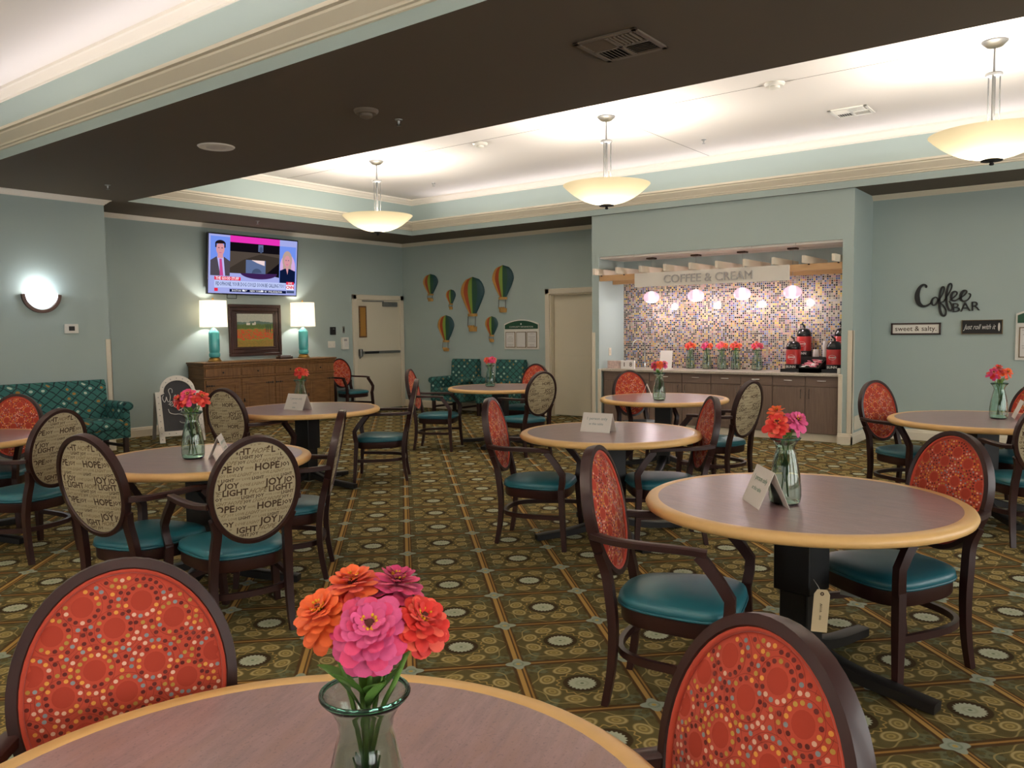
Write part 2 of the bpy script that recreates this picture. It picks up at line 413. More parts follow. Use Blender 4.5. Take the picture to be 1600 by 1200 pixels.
# ---------------------------------------------------------------- mesh builder
class MB:
    def __init__(s): s.v = []; s.f = []; s.m = []
    def add(s, vs, fs, m=0, M=None):
        o = len(s.v)
        if M is not None: vs = [M @ Vector(p) for p in vs]
        s.v += [tuple(p) for p in vs]
        s.f += [tuple(i + o for i in q) for q in fs]; s.m += [m] * len(fs)
        return s
    def box(s, x0, x1, y0, y1, z0, z1, m=0, bev=0, M=None):
        if bev <= 0:
            vs = [(x, y, z) for z in (z0, z1) for y in (y0, y1) for x in (x0, x1)]
            return s.add(vs, [(0,2,3,1),(4,5,7,6),(0,1,5,4),(2,6,7,3),(0,4,6,2),(1,3,7,5)], m, M)
        bev = min(bev, (x1-x0)*.45, (y1-y0)*.45, (z1-z0)*.45)
        bm = bmesh.new(); bmesh.ops.create_cube(bm, size=1)
        for q in bm.verts: q.co = Vector(((x0+x1)/2 + q.co.x*(x1-x0), (y0+y1)/2 + q.co.y*(y1-y0), (z0+z1)/2 + q.co.z*(z1-z0)))
        bmesh.ops.bevel(bm, geom=bm.edges[:], offset=bev, segments=1 if bev < .012 else 2, affect='EDGES', profile=.5)
        vs = [q.co.copy() for q in bm.verts]; bm.verts.index_update(); fs = [tuple(q.index for q in f.verts) for f in bm.faces]; bm.free()
        return s.add(vs, fs, m, M)
    def loft(s, rings, m=0, closed=True, capa=False, capb=False, loop=False, M=None):
        n = len(rings[0]); vs = [p for r in rings for p in r]; fs = []
        R = len(rings)
        for i in range(R if loop else R - 1):
            j = (i + 1) % R
            for k in range(n if closed else n - 1):
                l = (k + 1) % n
                fs.append((i*n+k, i*n+l, j*n+l, j*n+k))
        if capa: fs.append(tuple(range(n))[::-1])
        if capb: fs.append(tuple((R-1)*n + k for k in range(n)))
        return s.add(vs, fs, m, M)
    def lathe(s, prof, n=24, m=0, M=None, a0=0, a1=2*pi):
        full = abs(a1 - a0 - 2*pi) < 1e-6
        K = n if full else n + 1
        ang = [a0 + (a1 - a0) * k / n for k in range(K)]
        rings = [[(max(r, 1e-5)*cos(t), max(r, 1e-5)*sin(t), z) for t in ang] for r, z in prof]
        return s.loft(rings, m, closed=full, M=M)
    def sweep(s, path, prof, m=0, closed=False, up=(0,0,1), scales=None, caps=True, M=None):
        """prof: list of (side, up) offsets; path: points; frame from the tangent and the up hint"""
        P = [Vector(p) for p in path]; n = len(P); rings = []
        for i, p in enumerate(P):
            a = P[(i-1) % n] if (closed or i > 0) else P[i]; b = P[(i+1) % n] if (closed or i < n-1) else P[i]
            t = (b - a).normalized(); u = Vector(up(i) if callable(up) else up)
            sd = t.cross(u)
            if sd.length < 1e-5: sd = t.cross(Vector((1, 0, 0)))
            sd.normalize(); uu = sd.cross(t).normalized()
            k = scales[i] if scales else 1
            rings.append([p + sd*(q[0]*k) + uu*(q[1]*k) for q in prof])
        return s.loft(rings, m, capa=caps and not closed, capb=caps and not closed, loop=closed, M=M)
    def tube(s, path, r, n=8, m=0, closed=False, up=(0,0,1), scales=None, M=None):
        return s.sweep(path, [(r*cos(2*pi*k/n), r*sin(2*pi*k/n)) for k in range(n)], m, closed, up, scales, True, M)
    def prism(s, poly, z0, z1, m=0, M=None, ms=None):
        n = len(poly); vs = [(x, y, z0) for x, y in poly] + [(x, y, z1) for x, y in poly]
        o = len(s.f)
        s.add(vs, [tuple(range(n))[::-1], tuple(range(n, 2*n))] + [(i, (i+1) % n, n+(i+1) % n, n+i) for i in range(n)], m, M)
        return s
    def ell(s, c, rx, ry, rz, n=12, k=8, m=0, M=None):
        rings = []
        for i in range(k + 1):
            t = -pi/2 + pi*i/k; q = max(cos(t), 1e-4)
            rings.append([(c[0]+rx*q*cos(2*pi*j/n), c[1]+ry*q*sin(2*pi*j/n), c[2]+rz*sin(t)) for j in range(n)])
        return s.loft(rings, m, M=M)
    def mesh(s, name, mats, smooth=35):
        me = bpy.data.meshes.new(name); me.from_pydata([tuple(p) for p in s.v], [], s.f)
        for q in (mats if isinstance(mats, (list, tuple)) else [mats]): me.materials.append(MATS[q])
        me.polygons.foreach_set('material_index', s.m)
        bm = bmesh.new(); bm.from_mesh(me); bmesh.ops.recalc_face_normals(bm, faces=bm.faces[:]); bm.to_mesh(me); bm.free()
        if smooth:
            me.polygons.foreach_set('use_smooth', [True]*len(me.polygons)); me.set_sharp_from_angle(angle=radians(smooth))
        me.update(); return me
    def build(s, name, mats, parent=None, smooth=35, loc=None, rot=None):
        o = bpy.data.objects.new(name, s.mesh(name, mats, smooth)); COL.objects.link(o)
        if parent is not None: o.parent = parent
        if loc is not None: o.location = loc
        if rot is not None: o.rotation_euler = rot
        return o
def tag(o, label, cat, group=None):
    o['label'] = label; o['category'] = cat
    if group: o['group'] = group
    return o
def thing(name, label, cat, loc=(0,0,0), rz=0, group=None):
    o = bpy.data.objects.new(name, None); COL.objects.link(o); o.empty_display_size = .05
    o.location = loc; o.rotation_euler = (0, 0, rz)
    return tag(o, label, cat, group)
def struct(o): o['kind'] = 'structure'; return o
def dup(o, parent=None):
    c = o.copy(); COL.objects.link(c)
    if parent is not None: c.parent = parent
    for ch in list(o.children): dup(ch, c)
    return c
def place(o, loc, rz=0): o.location = loc; o.rotation_euler = (0, 0, rz); return o
def catmull(P, k=6, closed=False):
    P = [Vector(p) for p in P]; n = len(P); out = []
    for i in range(n if closed else n - 1):
        g = lambda j: P[j % n] if closed else P[max(0, min(n-1, j))]
        a, b, c, d = g(i-1), g(i), g(i+1), g(i+2)
        for j in range(k):
            t = j / k
            out.append(.5*((2*b) + (c-a)*t + (2*a-5*b+4*c-d)*t*t + (3*b-a-3*c+d)*t**3))
    if not closed: out.append(P[-1])
    return out
_txt = {}
def text(body, size=1, extrude=0, align='CENTER', bold=0, res=2, spacing=1):
    """vertices and faces of a line of lettering lying in the xy plane"""
    k = (body, size, extrude, align, bold, res, spacing)
    if k not in _txt:
        c = bpy.data.curves.new('lettering', 'FONT'); c.body = body; c.size = size; c.extrude = extrude
        c.align_x = align; c.align_y = 'CENTER'; c.offset = bold * size; c.resolution_u = res; c.space_character = spacing
        o = bpy.data.objects.new('lettering', c); me = bpy.data.meshes.new_from_object(o)
        _txt[k] = ([v.co.copy() for v in me.vertices], [tuple(p.vertices) for p in me.polygons])
        bpy.data.objects.remove(o); bpy.data.meshes.remove(me); bpy.data.curves.remove(c)
    return _txt[k]
def AX(origin, ex, ey, ez):
    """matrix whose columns are the given axes"""
    m = Matrix((Vector(ex), Vector(ey), Vector(ez))).transposed().to_4x4(); m.translation = origin; return m
def on_back(x, z, y=YB): return AX((x, y, z), (1,0,0), (0,0,1), (0,-1,0))      # face of the back wall
def on_left(y, z, x=XL): return AX((x, y, z), (0,1,0), (0,0,1), (1,0,0))       # face of the tv wall

# ---------------------------------------------------------------- the room shell
struct(MB().box(-12.2, 5, -5, 12.2, -.1, 0).build('floor', 'carpet', smooth=0))
b = MB()
b.box(XL-.15, XL, YS-.15, YB+.15, 0, ZC+.2)
struct(b.build('wall_left', 'paint', smooth=0))
b = MB(); b.box(XL, XS, YN, YS, 0, ZC+.2)
struct(b.build('wall_left', 'paint', smooth=0))
D2 = (-7.97, -7.0, 2.11)
b = MB()
b.box(XL, D2[0], YB, YB+.15, 0, ZC+.2); b.box(D2[0], D2[1], YB, YB+.15, D2[2], ZC+.2); b.box(D2[1], XR, YB, YB+.15, 0, ZC+.2)
struct(b.build('wall_back', 'paint', smooth=0))
struct(MB().box(XR, XR+.15, YN, YB+.15, 0, ZC+.2).build('wall_right', 'paint', smooth=0))
struct(MB().box(XL, XR+.15, YN-.15, YN, 0, ZC+.2).build('wall_near', 'paint', smooth=0))
# coffee bar bump-out with its niche
CX0, CX1, NX0, NX1, CY, NYB, NZ = -6.56, -2.76, -6.44, -2.895, 10.66, 11.42, 2.55
b = MB()
b.box(CX0, NX0, CY, YB, 0, ZC); b.box(NX1, CX1, CY, YB, 0, ZC); b.box(NX0, NX1, CY, YB, NZ+.03, ZC)
b.box(NX0, NX1, NYB+.01, YB, 0, NZ+.03)
wn = struct(b.build('wall_niche', 'paint', smooth=0))
MB().box(NX0, NX1, NYB, NYB+.012, .88, 2.24).build('mosaic_backsplash', 'mosaic', wn, smooth=0)
b = MB()
for i in range(6):
    for j in range(2):
        x0 = NX0 + i*(NX1-NX0)/6; y0 = CY + .02 + j*.37
        b.box(x0+.004, x0+(NX1-NX0)/6-.004, y0+.004, y0+.366, NZ, NZ+.03)
b.build('niche_ceiling_tiles', 'ceiling_paint', wn, smooth=0)

# ceiling: soffit with two trays
def rect_ring(b, o, i, z, m=0):
    x0, x1, y0, y1 = o; a0, a1, c0, c1 = i
    for q in ((x0, x1, y0, c0), (x0, x1, c1, y1), (x0, a0, c0, c1), (a1, x1, c0, c1)):
        b.add([(q[0], q[2], z), (q[1], q[2], z), (q[1], q[3], z), (q[0], q[3], z)], [(0, 3, 2, 1)], m)
b = MB(); ym = 4.4
rect_ring(b, (XL-.1, XR+.1, ym, YB+.1), TR2, ZC); rect_ring(b, (XL-.1, XR+.1, YN-.1, ym), TR1, ZC)
ceil = struct(b.build('ceiling', 'soffit_paint', smooth=0))
def inset(t, d): return (t[0]+d, t[1]-d, t[2]+d, t[3]-d)
def tray(t):
    b = MB(); x0, x1, y0, y1 = t
    b.add([(x0,y0,ZT),(x1,y0,ZT),(x1,y1,ZT),(x0,y1,ZT)], [(0,3,2,1)])
    b.build('tray_ceiling', 'ceiling_paint', ceil, smooth=0)
    b = MB()
    rings = [[(x0,y0,z),(x1,y0,z),(x1,y1,z),(x0,y1,z)] for z in (ZC, ZT)]
    b.loft(rings); b.build('tray_fascia', 'paint', ceil, smooth=0)
    for nm, prof in (('cove_ledge', [(0,3.285),(.012,3.29),(.014,3.305),(.03,3.31),(.034,3.325),(.075,3.365),(.095,3.385),(.098,3.4),(.125,3.405),(.125,3.432),(.112,3.432),(.112,3.41),(0,3.405)]),
                     ('upper_crown', [(0,3.725),(.01,3.727),(.012,3.742),(.03,3.75),(.065,3.79),(.08,3.797),(.085,ZT),(0,ZT)])):
        b = MB(); rr = []
        for d, z in prof:
            i = inset(t, d); rr.append([(i[0],i[2],z),(i[1],i[2],z),(i[1],i[3],z),(i[0],i[3],z)])
        b.loft(rr); b.build(nm, 'trim' if nm == 'cove_ledge' else 'trim_white', ceil, smooth=0)
tray(TR2); tray(TR1)
# thin board joints on the tray ceiling
b = MB()
for (x0, y0, x1, y1) in ((-4.62, 7.9, -4.62, 10.53), (-10.2, 7.86, 1.2, 7.86)):
    b.box(min(x0,x1)-.003, max(x0,x1)+.003, min(y0,y1)-.003, max(y0,y1)+.003, ZT-.0015, ZT)
b.build('board_joint', 'soffit_paint', ceil, smooth=0)

# crown mouldings, baseboards, corner guards
CROWN = [(0, -.062), (.008, -.06), (.01, -.05), (.022, -.046), (.03, -.036), (.055, -.014), (.068, -.01), (.072, 0), (0, 0)]
tcount = [0]
def run(p0, p1, nrm, prof, zoff, name, mat, ext=(0, 0)):
    """moulding from p0 to p1 on a wall whose inward normal is nrm"""
    d = Vector((p1[0]-p0[0], p1[1]-p0[1], 0)).normalized(); n = Vector((nrm[0], nrm[1], 0))
    rings = []
    for p, e in ((p0, -ext[0]), (p1, ext[1])):
        rings.append([Vector((p[0], p[1], zoff+z)) + n*dd + d*(e*dd) for dd, z in prof])
    b = MB().loft(rings, capa=True, capb=True); return struct(b.build(name, mat, smooth=0))
def tname(): tcount[0] += 1; return 'trim_%d' % tcount[0]
run((XL, YS), (XL, YB), (1, 0), CROWN, ZC, tname(), 'trim_white', (0, -1))
run((XS, YN), (XS, YS), (1, 0), CROWN, ZC, tname(), 'trim_white', (0, 1))
run((XL, YB), (CX0, YB), (0, -1), CROWN, ZC, tname(), 'trim', (-1, 0))
run((CX1, YB), (XR, YB), (0, -1), CROWN, ZC, tname(), 'trim', (0, 0))
BASE = [(0, 0), (.018, 0), (.018, .10), (.012, .115), (.012, .125), (.006, .135), (0, .14)]
run((XL, YS), (XL, 10.23), (1, 0), BASE, 0, 'baseboard_left', 'trim')
run((XS, YN), (XS, YS+.018), (1, 0), BASE, 0, 'baseboard_left', 'trim')
run((XL, YB), (-8.05, YB), (0, -1), BASE, 0, 'baseboard_back', 'trim')
run((CX1, YB), (XR, YB), (0, -1), BASE, 0, 'baseboard_back', 'trim')
run((CX1, CY-.018), (CX1, YB), (1, 0), BASE, 0, 'baseboard_niche', 'trim')
run((NX1-.03, CY), (CX1+.018, CY), (0, -1), BASE, 0, 'baseboard_niche', 'trim')
run((CX0-.018, CY), (NX0+.03, CY), (0, -1), BASE, 0, 'baseboard_niche', 'trim')
def guard(x, y, sx, sy, z0, z1, w=.055):
    b = MB(); t = .012
    ax = (x, x + w) if sx > 0 else (x - w, x)
    ay = (y, y + w) if sy > 0 else (y - w, y)
    tx = (x - t, x) if sx > 0 else (x, x + t)
    ty = (y - t, y) if sy > 0 else (y, y + t)
    b.box(min(tx[0], ax[0]), max(tx[1], ax[1]), ty[0], ty[1], z0, z1, bev=.003)
    b.box(tx[0], tx[1], min(ty[0], ay[0]), max(ty[1], ay[1]), z0, z1, bev=.003)
    struct(b.build(tname(), 'trim'))
guard(XS, YS, -1, -1, .14, 1.44); guard(CX1, CY, -1, 1, .14, 1.44); guard(CX0, CY, 1, 1, .14, 1.44)
b = MB().box(NX1-.028, NX1+.022, CY-.014, CY+.02, .14, .885, bev=.004); struct(b.build(tname(), 'trim'))
b = MB().box(NX0-.022, NX0+.028, CY-.014, CY+.02, .14, .885, bev=.004); struct(b.build(tname(), 'trim'))
b = MB().box(CX1, CX1+.012, CY+.12, CY+.52, .17, .35, bev=.004); struct(b.build(tname(), 'trim'))

# doors
def frame_yz(b, y0, y1, z1, x0, x1, wdt=.09):
    b.box(x0, x1, y0, y0+wdt, 0, z1, bev=.006); b.box(x0, x1, y1-wdt, y1, 0, z1, bev=.006); b.box(x0, x1, y0, y1, z1-wdt, z1, bev=.006)
d1 = struct(bpy.data.objects.new('door_1', None)); COL.objects.link(d1)
b = MB(); frame_yz(b, 10.22, 11.54, 2.185, XL-.02, XL+.035); b.build('door_frame', 'trim', d1)
b = MB(); b.box(XL-.02, XL+.012, 10.31, 11.45, .01, 2.095, bev=.004); leafo = b.build('door_leaf', 'door_paint', d1)
MB().box(XL+.012, XL+.018, 10.32, 11.44, .02, 1.0, bev=.002).build('kick_panel', 'door_paint', leafo)
b = MB(); b.box(XL+.012, XL+.024, 10.37, 10.56, 1.385, 1.975, bev=.003); wf = b.build('vision_frame', 'oak', leafo)
simple('amber_glass', '#a87c3c', .2); MB().box(XL+.02, XL+.026, 10.40, 10.53, 1.415, 1.945).build('vision_pane', 'amber_glass', wf, smooth=0)
b = MB(); b.box(XL+.04, XL+.085, 10.36, 11.38, 1.075, 1.125, bev=.008); b.box(XL+.01, XL+.09, 10.34, 10.40, 1.03, 1.17, bev=.01); pb = b.build('push_bar', 'steel', leafo)
MB().box(XL+.083, XL+.089, 10.44, 10.80, 1.08, 1.12).build('push_pad', 'black_matte', pb, smooth=0)
MB().tube([(XL+.03, 10.36, 1.0), (XL+.09, 10.37, 1.05), (XL+.09, 10.37, 1.16)], .016, 8).build('lever', 'steel', leafo)
b = MB(); b.box(XL+.012, XL+.08, 10.97, 11.33, 1.97, 2.06, bev=.012); b.box(XL+.02, XL+.04, 10.45, 11.0, 2.06, 2.08, bev=.004); b.build('door_closer', 'steel', leafo)
d2 = struct(bpy.data.objects.new('door_2', None)); COL.objects.link(d2)
b = MB()
b.box(-8.05, -7.96, YB-.03, YB+.02, 0, 2.19, bev=.006); b.box(-7.01, -6.92, YB-.03, YB+.02, 0, 2.19, bev=.006); b.box(-8.05, -6.92, YB-.03, YB+.02, 2.10, 2.19, bev=.006)
b.box(-7.975, -7.94, YB, YB+.15, 0, 2.11); b.box(-7.03, -6.995, YB, YB+.15, 0, 2.11); b.box(-7.97, -7.0, YB, YB+.15, 2.08, 2.115)
b.build('door_frame', 'trim', d2)
lf2 = MB().box(-7.94, -7.03, YB+.10, YB+.145, .012, 2.08, bev=.003).build('door_leaf', 'door_paint', d2)
MB().box(-7.92, -7.05, YB+.094, YB+.1, .03, 1.05, bev=.002).build('kick_panel', 'door_paint', lf2)

# windows added around the fill lights, behind and beside the photographer
def make_added_window(k, M):
    w_ = struct(bpy.data.objects.new('window_%d' % k, None)); COL.objects.link(w_); w_.matrix_world = M
    b = MB()
    for q in ((-1.3, 1.3, 1.05, 1.15), (-1.3, 1.3, -1.15, -1.05), (-1.3, -1.2, -1.05, 1.05), (1.2, 1.3, -1.05, 1.05), (-.03, .03, -1.05, 1.05)): b.box(q[0], q[1], q[2], q[3], 0, .06, bev=.006)
    b.build('window_frame', 'trim_white', w_)
    b = MB().box(-1.2, 1.2, -1.05, 1.05, .0, .01); b.build('window_pane', 'window_sky', w_, 0)
    MB().box(-1.35, 1.35, -1.2, -1.15, 0, .12, bev=.006).build('window_sill', 'trim_white', w_)
emitter('window_sky', '#f4f0e8', 1.0)  # glow for the added panes, with no sky modelled outside
for k, x in enumerate(ADDED_NEAR_WIN): make_added_window(k+1, AX((x, YN, 1.65), (-1,0,0), (0,0,1), (0,1,0)))
for k, y in enumerate(ADDED_RIGHT_WIN): make_added_window(k+5, AX((XR, y, 1.65), (0,1,0), (0,0,1), (-1,0,0)))

# ---------------------------------------------------------------- dining chair (local: +y is the way it faces, origin on the floor)
BZ, BA, BB, BK, BU = .747, .224, .272, .21, -.297
BC = 1 / sqrt(1 + BK*BK)
def bk(x, s, n=0):           # a point of the tilted back: across, up the back, out of its front face
    return Vector((x, BU - s*BC*BK + n*BC, BZ + s*BC + n*BK*BC))
def dome(x, s, h, a, b):
    q = 1 - (x/a)**2 - (s/b)**2
    return h * (max(q, 0) ** .8)
def disc(a, b, h, n0, rings=7, seg=44, sign=1):
    m = MB(); vs = [bk(0, 0, n0 + sign*h)]; fs = []
    for i in range(1, rings+1):
        q = sin(pi/2*i/rings)
        for k in range(seg):
            t = 2*pi*k/seg; x, s = a*q*cos(t), b*q*sin(t)
            vs.append(bk(x, s, n0 + sign*dome(x, s, h, a, b)))
    for k in range(seg): fs.append((0, 1+k, 1+(k+1) % seg))
    for i in range(rings-1):
        for k in range(seg):
            o = 1 + i*seg; l = (k+1) % seg
            fs.append((o+k, o+seg+k, o+seg+l, o+l))
    return m.add(vs, fs)
IA, IB = BA - .027, BB - .027        # opening of the oval frame
def dot_print():
    m = MB(); rnd = random.Random(3)
    cs = []
    for row in range(-3, 4):
        for i in range(-5, 6):
            x = i*.058 + (row % 2)*.02 + rnd.uniform(-.004, .004); s = row*.128 + (i % 2)*.05 + rnd.uniform(-.005, .005)
            cs.append((x, s))
    inside = lambda x, s, g=.0: (x/(IA-.006-g))**2 + (s/(IB-.006-g))**2 < 1
    def P(x, s, e): return bk(x, s, .006 + dome(x, s, .026, IA+.006, IB+.006) + e)
    def poly(cx, cs_, r, k, mat, e, sq=1):
        if not inside(cx, cs_, r): return
        m.add([P(cx + r*cos(2*pi*j/k), cs_ + r*sq*sin(2*pi*j/k), e) for j in range(k)], [tuple(range(k))], mat)
    placed = []
    for ci, (cx, cy) in enumerate(cs):
        # a solid spot as a small fan so it follows the dome
        k, r = 18, .0215
        pts = [(cx + rr*cos(2*pi*j/k), cy + rr*sin(2*pi*j/k)) for rr in (r*.5, r) for j in range(k)]
        al = [(cx, cy)] + pts; ok = [inside(*p) for p in al]
        ff = [q for q in [(0, 1+j, 1+(j+1) % k) for j in range(k)] + [(1+j, 1+k+j, 1+k+(j+1) % k, 1+(j+1) % k) for j in range(k)] if all(ok[i] for i in q)]
        us = sorted({i for q in ff for i in q}); mp = {i: n_ for n_, i in enumerate(us)}
        if us: m.add([P(*al[i], .0007) for i in us], [tuple(mp[i] for i in q) for q in ff], 0)
        for rr in (.0385, .0525):
            k = 40
            for j in range(k):
                t0, t1 = 2*pi*j/k, 2*pi*(j+1)/k
                q = [(cx + (rr+d)*cos(t), cy + (rr+d)*sin(t)) for d, t in ((-.0005, t0), (.0005, t0), (.0005, t1), (-.0005, t1))]
                mid = q[0]
                if min(hypot(mid[0]-o[0], mid[1]-o[1]) for o in cs) < rr - .004 or not all(inside(*p) for p in q): continue
                m.add([P(*p, .0006) for p in q], [(0, 1, 2, 3)], 1)
    for rr, k in ((.0315, 15), (.0455, 21), (.0595, 26)):
        for cx, cy in cs:
            ph = rnd.uniform(0, 6)
            for j in range(k):
                t = ph + 2*pi*j/k; x, s = cx + rr*cos(t), cy + rr*sin(t)
                if any((x-a)**2 + (s-b_)**2 < .0104**2 for a, b_ in placed): continue
                if min(hypot(x-o[0], s-o[1]) for o in cs) < .027: continue
                placed.append((x, s))
                g = rnd.random()
                mat = 3 if g < .34 else 2 if g < .54 else 4 if g < .72 else 5 if g < .86 else 6
                poly(x, s, .0047, 8, mat, .0010, .92)
    return m
def word_print():
    m = MB(); rnd = random.Random(11)
    # rows of the printed cloth: (word, letter size, slant, dark or light ink)
    ROWS = [[('JOY', .050, 0, 0), ('JOY', .038, 0, 0), ('LOVE', .020, .4, 1), ('LIGHT', .022, .4, 1)],
            [('HOPE', .034, .5, 1), ('LIGHT', .043, 0, 0)],
            [('LIGHT', .023, 0, 0), ('JOY', .023, 0, 0), ('HOPE', .013, 0, 1), ('LOVE', .014, .4, 1)],
            [('LIGHT', .024, .5, 1), ('HOPE', .027, .5, 1), ('JOY', .020, 0, 0)],
            [('HOPE', .048, 0, 0), ('JOY', .029, 0, 0), ('HOPE', .015, 0, 1)],
            [('LIGHT', .024, .5, 1), ('JOY', .017, 0, 1), ('LOVE', .018, 0, 1)],
            [('LOVE', .017, 0, 1), ('LIGHT', .021, 0, 0), ('JOY', .014, .4, 1)]]
    SP = (.037, .034, .021, .025, .037, .023, .022)
    for row in range(18):
        s = IB + .012 - sum(SP[k % 7] for k in range(row)) - SP[row % 7]*.5
        x = -IA - rnd.uniform(.0, .09)
        q = 0
        while x < IA:
            wd, z, sh, ink_ = ROWS[row % 7][q % len(ROWS[row % 7])]; q += 1
            vs, fs = text(wd, 1, 0, 'LEFT', .03 if not ink_ else .01, 1 if z < .03 else 2)
            wid = max(v.x for v in vs) * z
            P = [(x + v.x*z + sh*v.y*z, s + v.y*z) for v in vs]
            keep = [f for f in fs if all((P[i][0]/(IA-.003))**2 + (P[i][1]/(IB-.003))**2 < 1 for i in f)]
            used = sorted({i for f in keep for i in f}); mp = {i: k for k, i in enumerate(used)}
            if used:
                m.add([bk(P[i][0], P[i][1], -.012 - dome(P[i][0], P[i][1], .010, IA+.008, IB+.008) - .0008) for i in used], [tuple(mp[i] for i in f) for f in keep], ink_)
            x += wid + .006
    return m
def oval_path(a, b, n=52): return [bk(a*cos(2*pi*k/n), b*sin(2*pi*k/n)) for k in range(n)]
def seat_outline(d=0, n=44):
    """rounded seat plan, d = inset"""
    out = []
    for k in range(n):
        t = 2*pi*k/n; cx, sy = cos(t), sin(t); e = .62
        x = math.copysign(abs(cx)**e, cx); y = math.copysign(abs(sy)**e, sy)
        hw = (.235 + .037*y) - d
        out.append((x*hw, .022 + y*(.242 - d)))
    return out
def make_chair():
    t = thing('dining_chair', 'x', 'chair')
    # oval back frame, rectangular rounded section
    sec = [(-.012, -.021), (.008, -.023), (.013, -.016), (.013, .016), (.008, .023), (-.012, .021), (-.014, .0)]
    nfr = Vector((0, BC, BK*BC))
    b = MB(); b.sweep(oval_path(BA-.0135, BB-.0135), sec, closed=True, up=tuple(nfr)); b.build('back_frame', 'chair_wood', t, 50)
    bc = disc(IA+.006, IB+.006, .026, .006).build('back_cushion', 'red_fabric', t, 60)
    b = MB().tube([p + nfr*.012 for p in oval_path(IA+.001, IB+.001)], .0075, 8, closed=True, up=tuple(nfr)); b.build('piping', 'red_fabric', bc, 60)
    dot_print().build('dot_print', ['red_disc', 'red_ring', 'dot_gold', 'dot_maroon', 'dot_blue', 'dot_pink', 'dot_ochre'], bc, 0)
    bp = disc(IA+.008, IB+.008, .010, -.012, sign=-1).build('back_panel', 'cream_fabric', t, 60)
    word_print().build('word_print', ['word_dark', 'word_light'], bp, 0)
    # seat
    b = MB(); rings = []
    for d, z in ((.012, .398), (0, .404), (-.004, .42), (0, .437), (.016, .447), (.05, .456), (.11, .463), (.19, .466)):
        rings.append([(x, y, z) for x, y in seat_outline(d)])
    b.loft(rings, capa=True, capb=True); st = b.build('seat', 'vinyl', t, 60)
    b = MB().tube([(x, y, .408) for x, y in seat_outline(-.003)], .005, 6, closed=True); b.build('piping', 'vinyl_edge', st, 60)
    b = MB(); b.loft([[(x, y, z) for x, y in seat_outline(d)] for d, z in ((.02, .335), (.012, .335), (.006, .345), (.006, .398), (.02, .398))], capa=True, capb=True)
    b.build('seat_rail', 'chair_wood', t, 40)
    sq = [(-.019, -.017), (.019, -.017), (.019, .017), (-.019, .017)]
    for s in (-1, 1):
        # rear leg rising into the oval frame
        P = catmull([(s*.188, -.247, 0), (s*.186, -.222, .14), (s*.186, -.212, .30), (s*.180, -.226, .44), (s*.172, -.247, .545), (s*.190, -.268, .62)], 4)
        k = len(P); b = MB().sweep(P, sq, up=(0, 1, 0), scales=[.82 + .25*min(1, i/(k*.5)) for i in range(k)]); b.build('leg', 'chair_wood', t, 40)
        P = catmull([(s*.299, .264, 0), (s*.285, .25, .2), (s*.272, .238, .42)], 4)
        k = len(P); b = MB().sweep(P, sq, up=(0, 1, 0), scales=[.8 + .3*min(1, i/(k*.6)) for i in range(k)]); b.build('leg', 'chair_wood', t, 40)
        # arm: post off the front leg, elbow, then back to the oval
        P = [(s*.272, .238, .40), (s*.284, .25, .47), (s*.288, .252, .52), (s*.282, .215, .575), (s*.272, .165, .635), (s*.270, .135, .667)]
        b = MB().sweep(P, [(-.018, -.02), (.018, -.02), (.018, .02), (-.018, .02)], up=(0, 1, 0))
        Q = catmull([(s*.270, .165, .676), (s*.276, .08, .683), (s*.270, -.08, .684), (s*.245, -.20, .684), (s*.212, -.285, .69)], 4)
        b.sweep(Q, [(-.021, -.012), (-.016, -.015), (.016, -.015), (.021, -.012), (.021, .008), (.015, .013), (-.015, .013), (-.021, .008)], up=(0, 0, 1))
        b.build('arm', 'chair_wood', t, 40)
    P = catmull([(-.282, .25, .225), (-.272, .1, .222), (-.245, -.06, .22), (-.185, -.165, .22), (-.08, -.212, .22), (.08, -.212, .22), (.185, -.165, .22), (.245, -.06, .22), (.272, .1, .222), (.282, .25, .225)], 4)
    MB().sweep(P, [(-.011, -.015), (.011, -.015), (.011, .015), (-.011, .015)], up=(0, 0, 1)).build('stretcher', 'chair_wood', t, 40)
    return t
RED = 'red dotted oval-back armchair, '
WRD = 'oval-back armchair showing cream word-print back, '
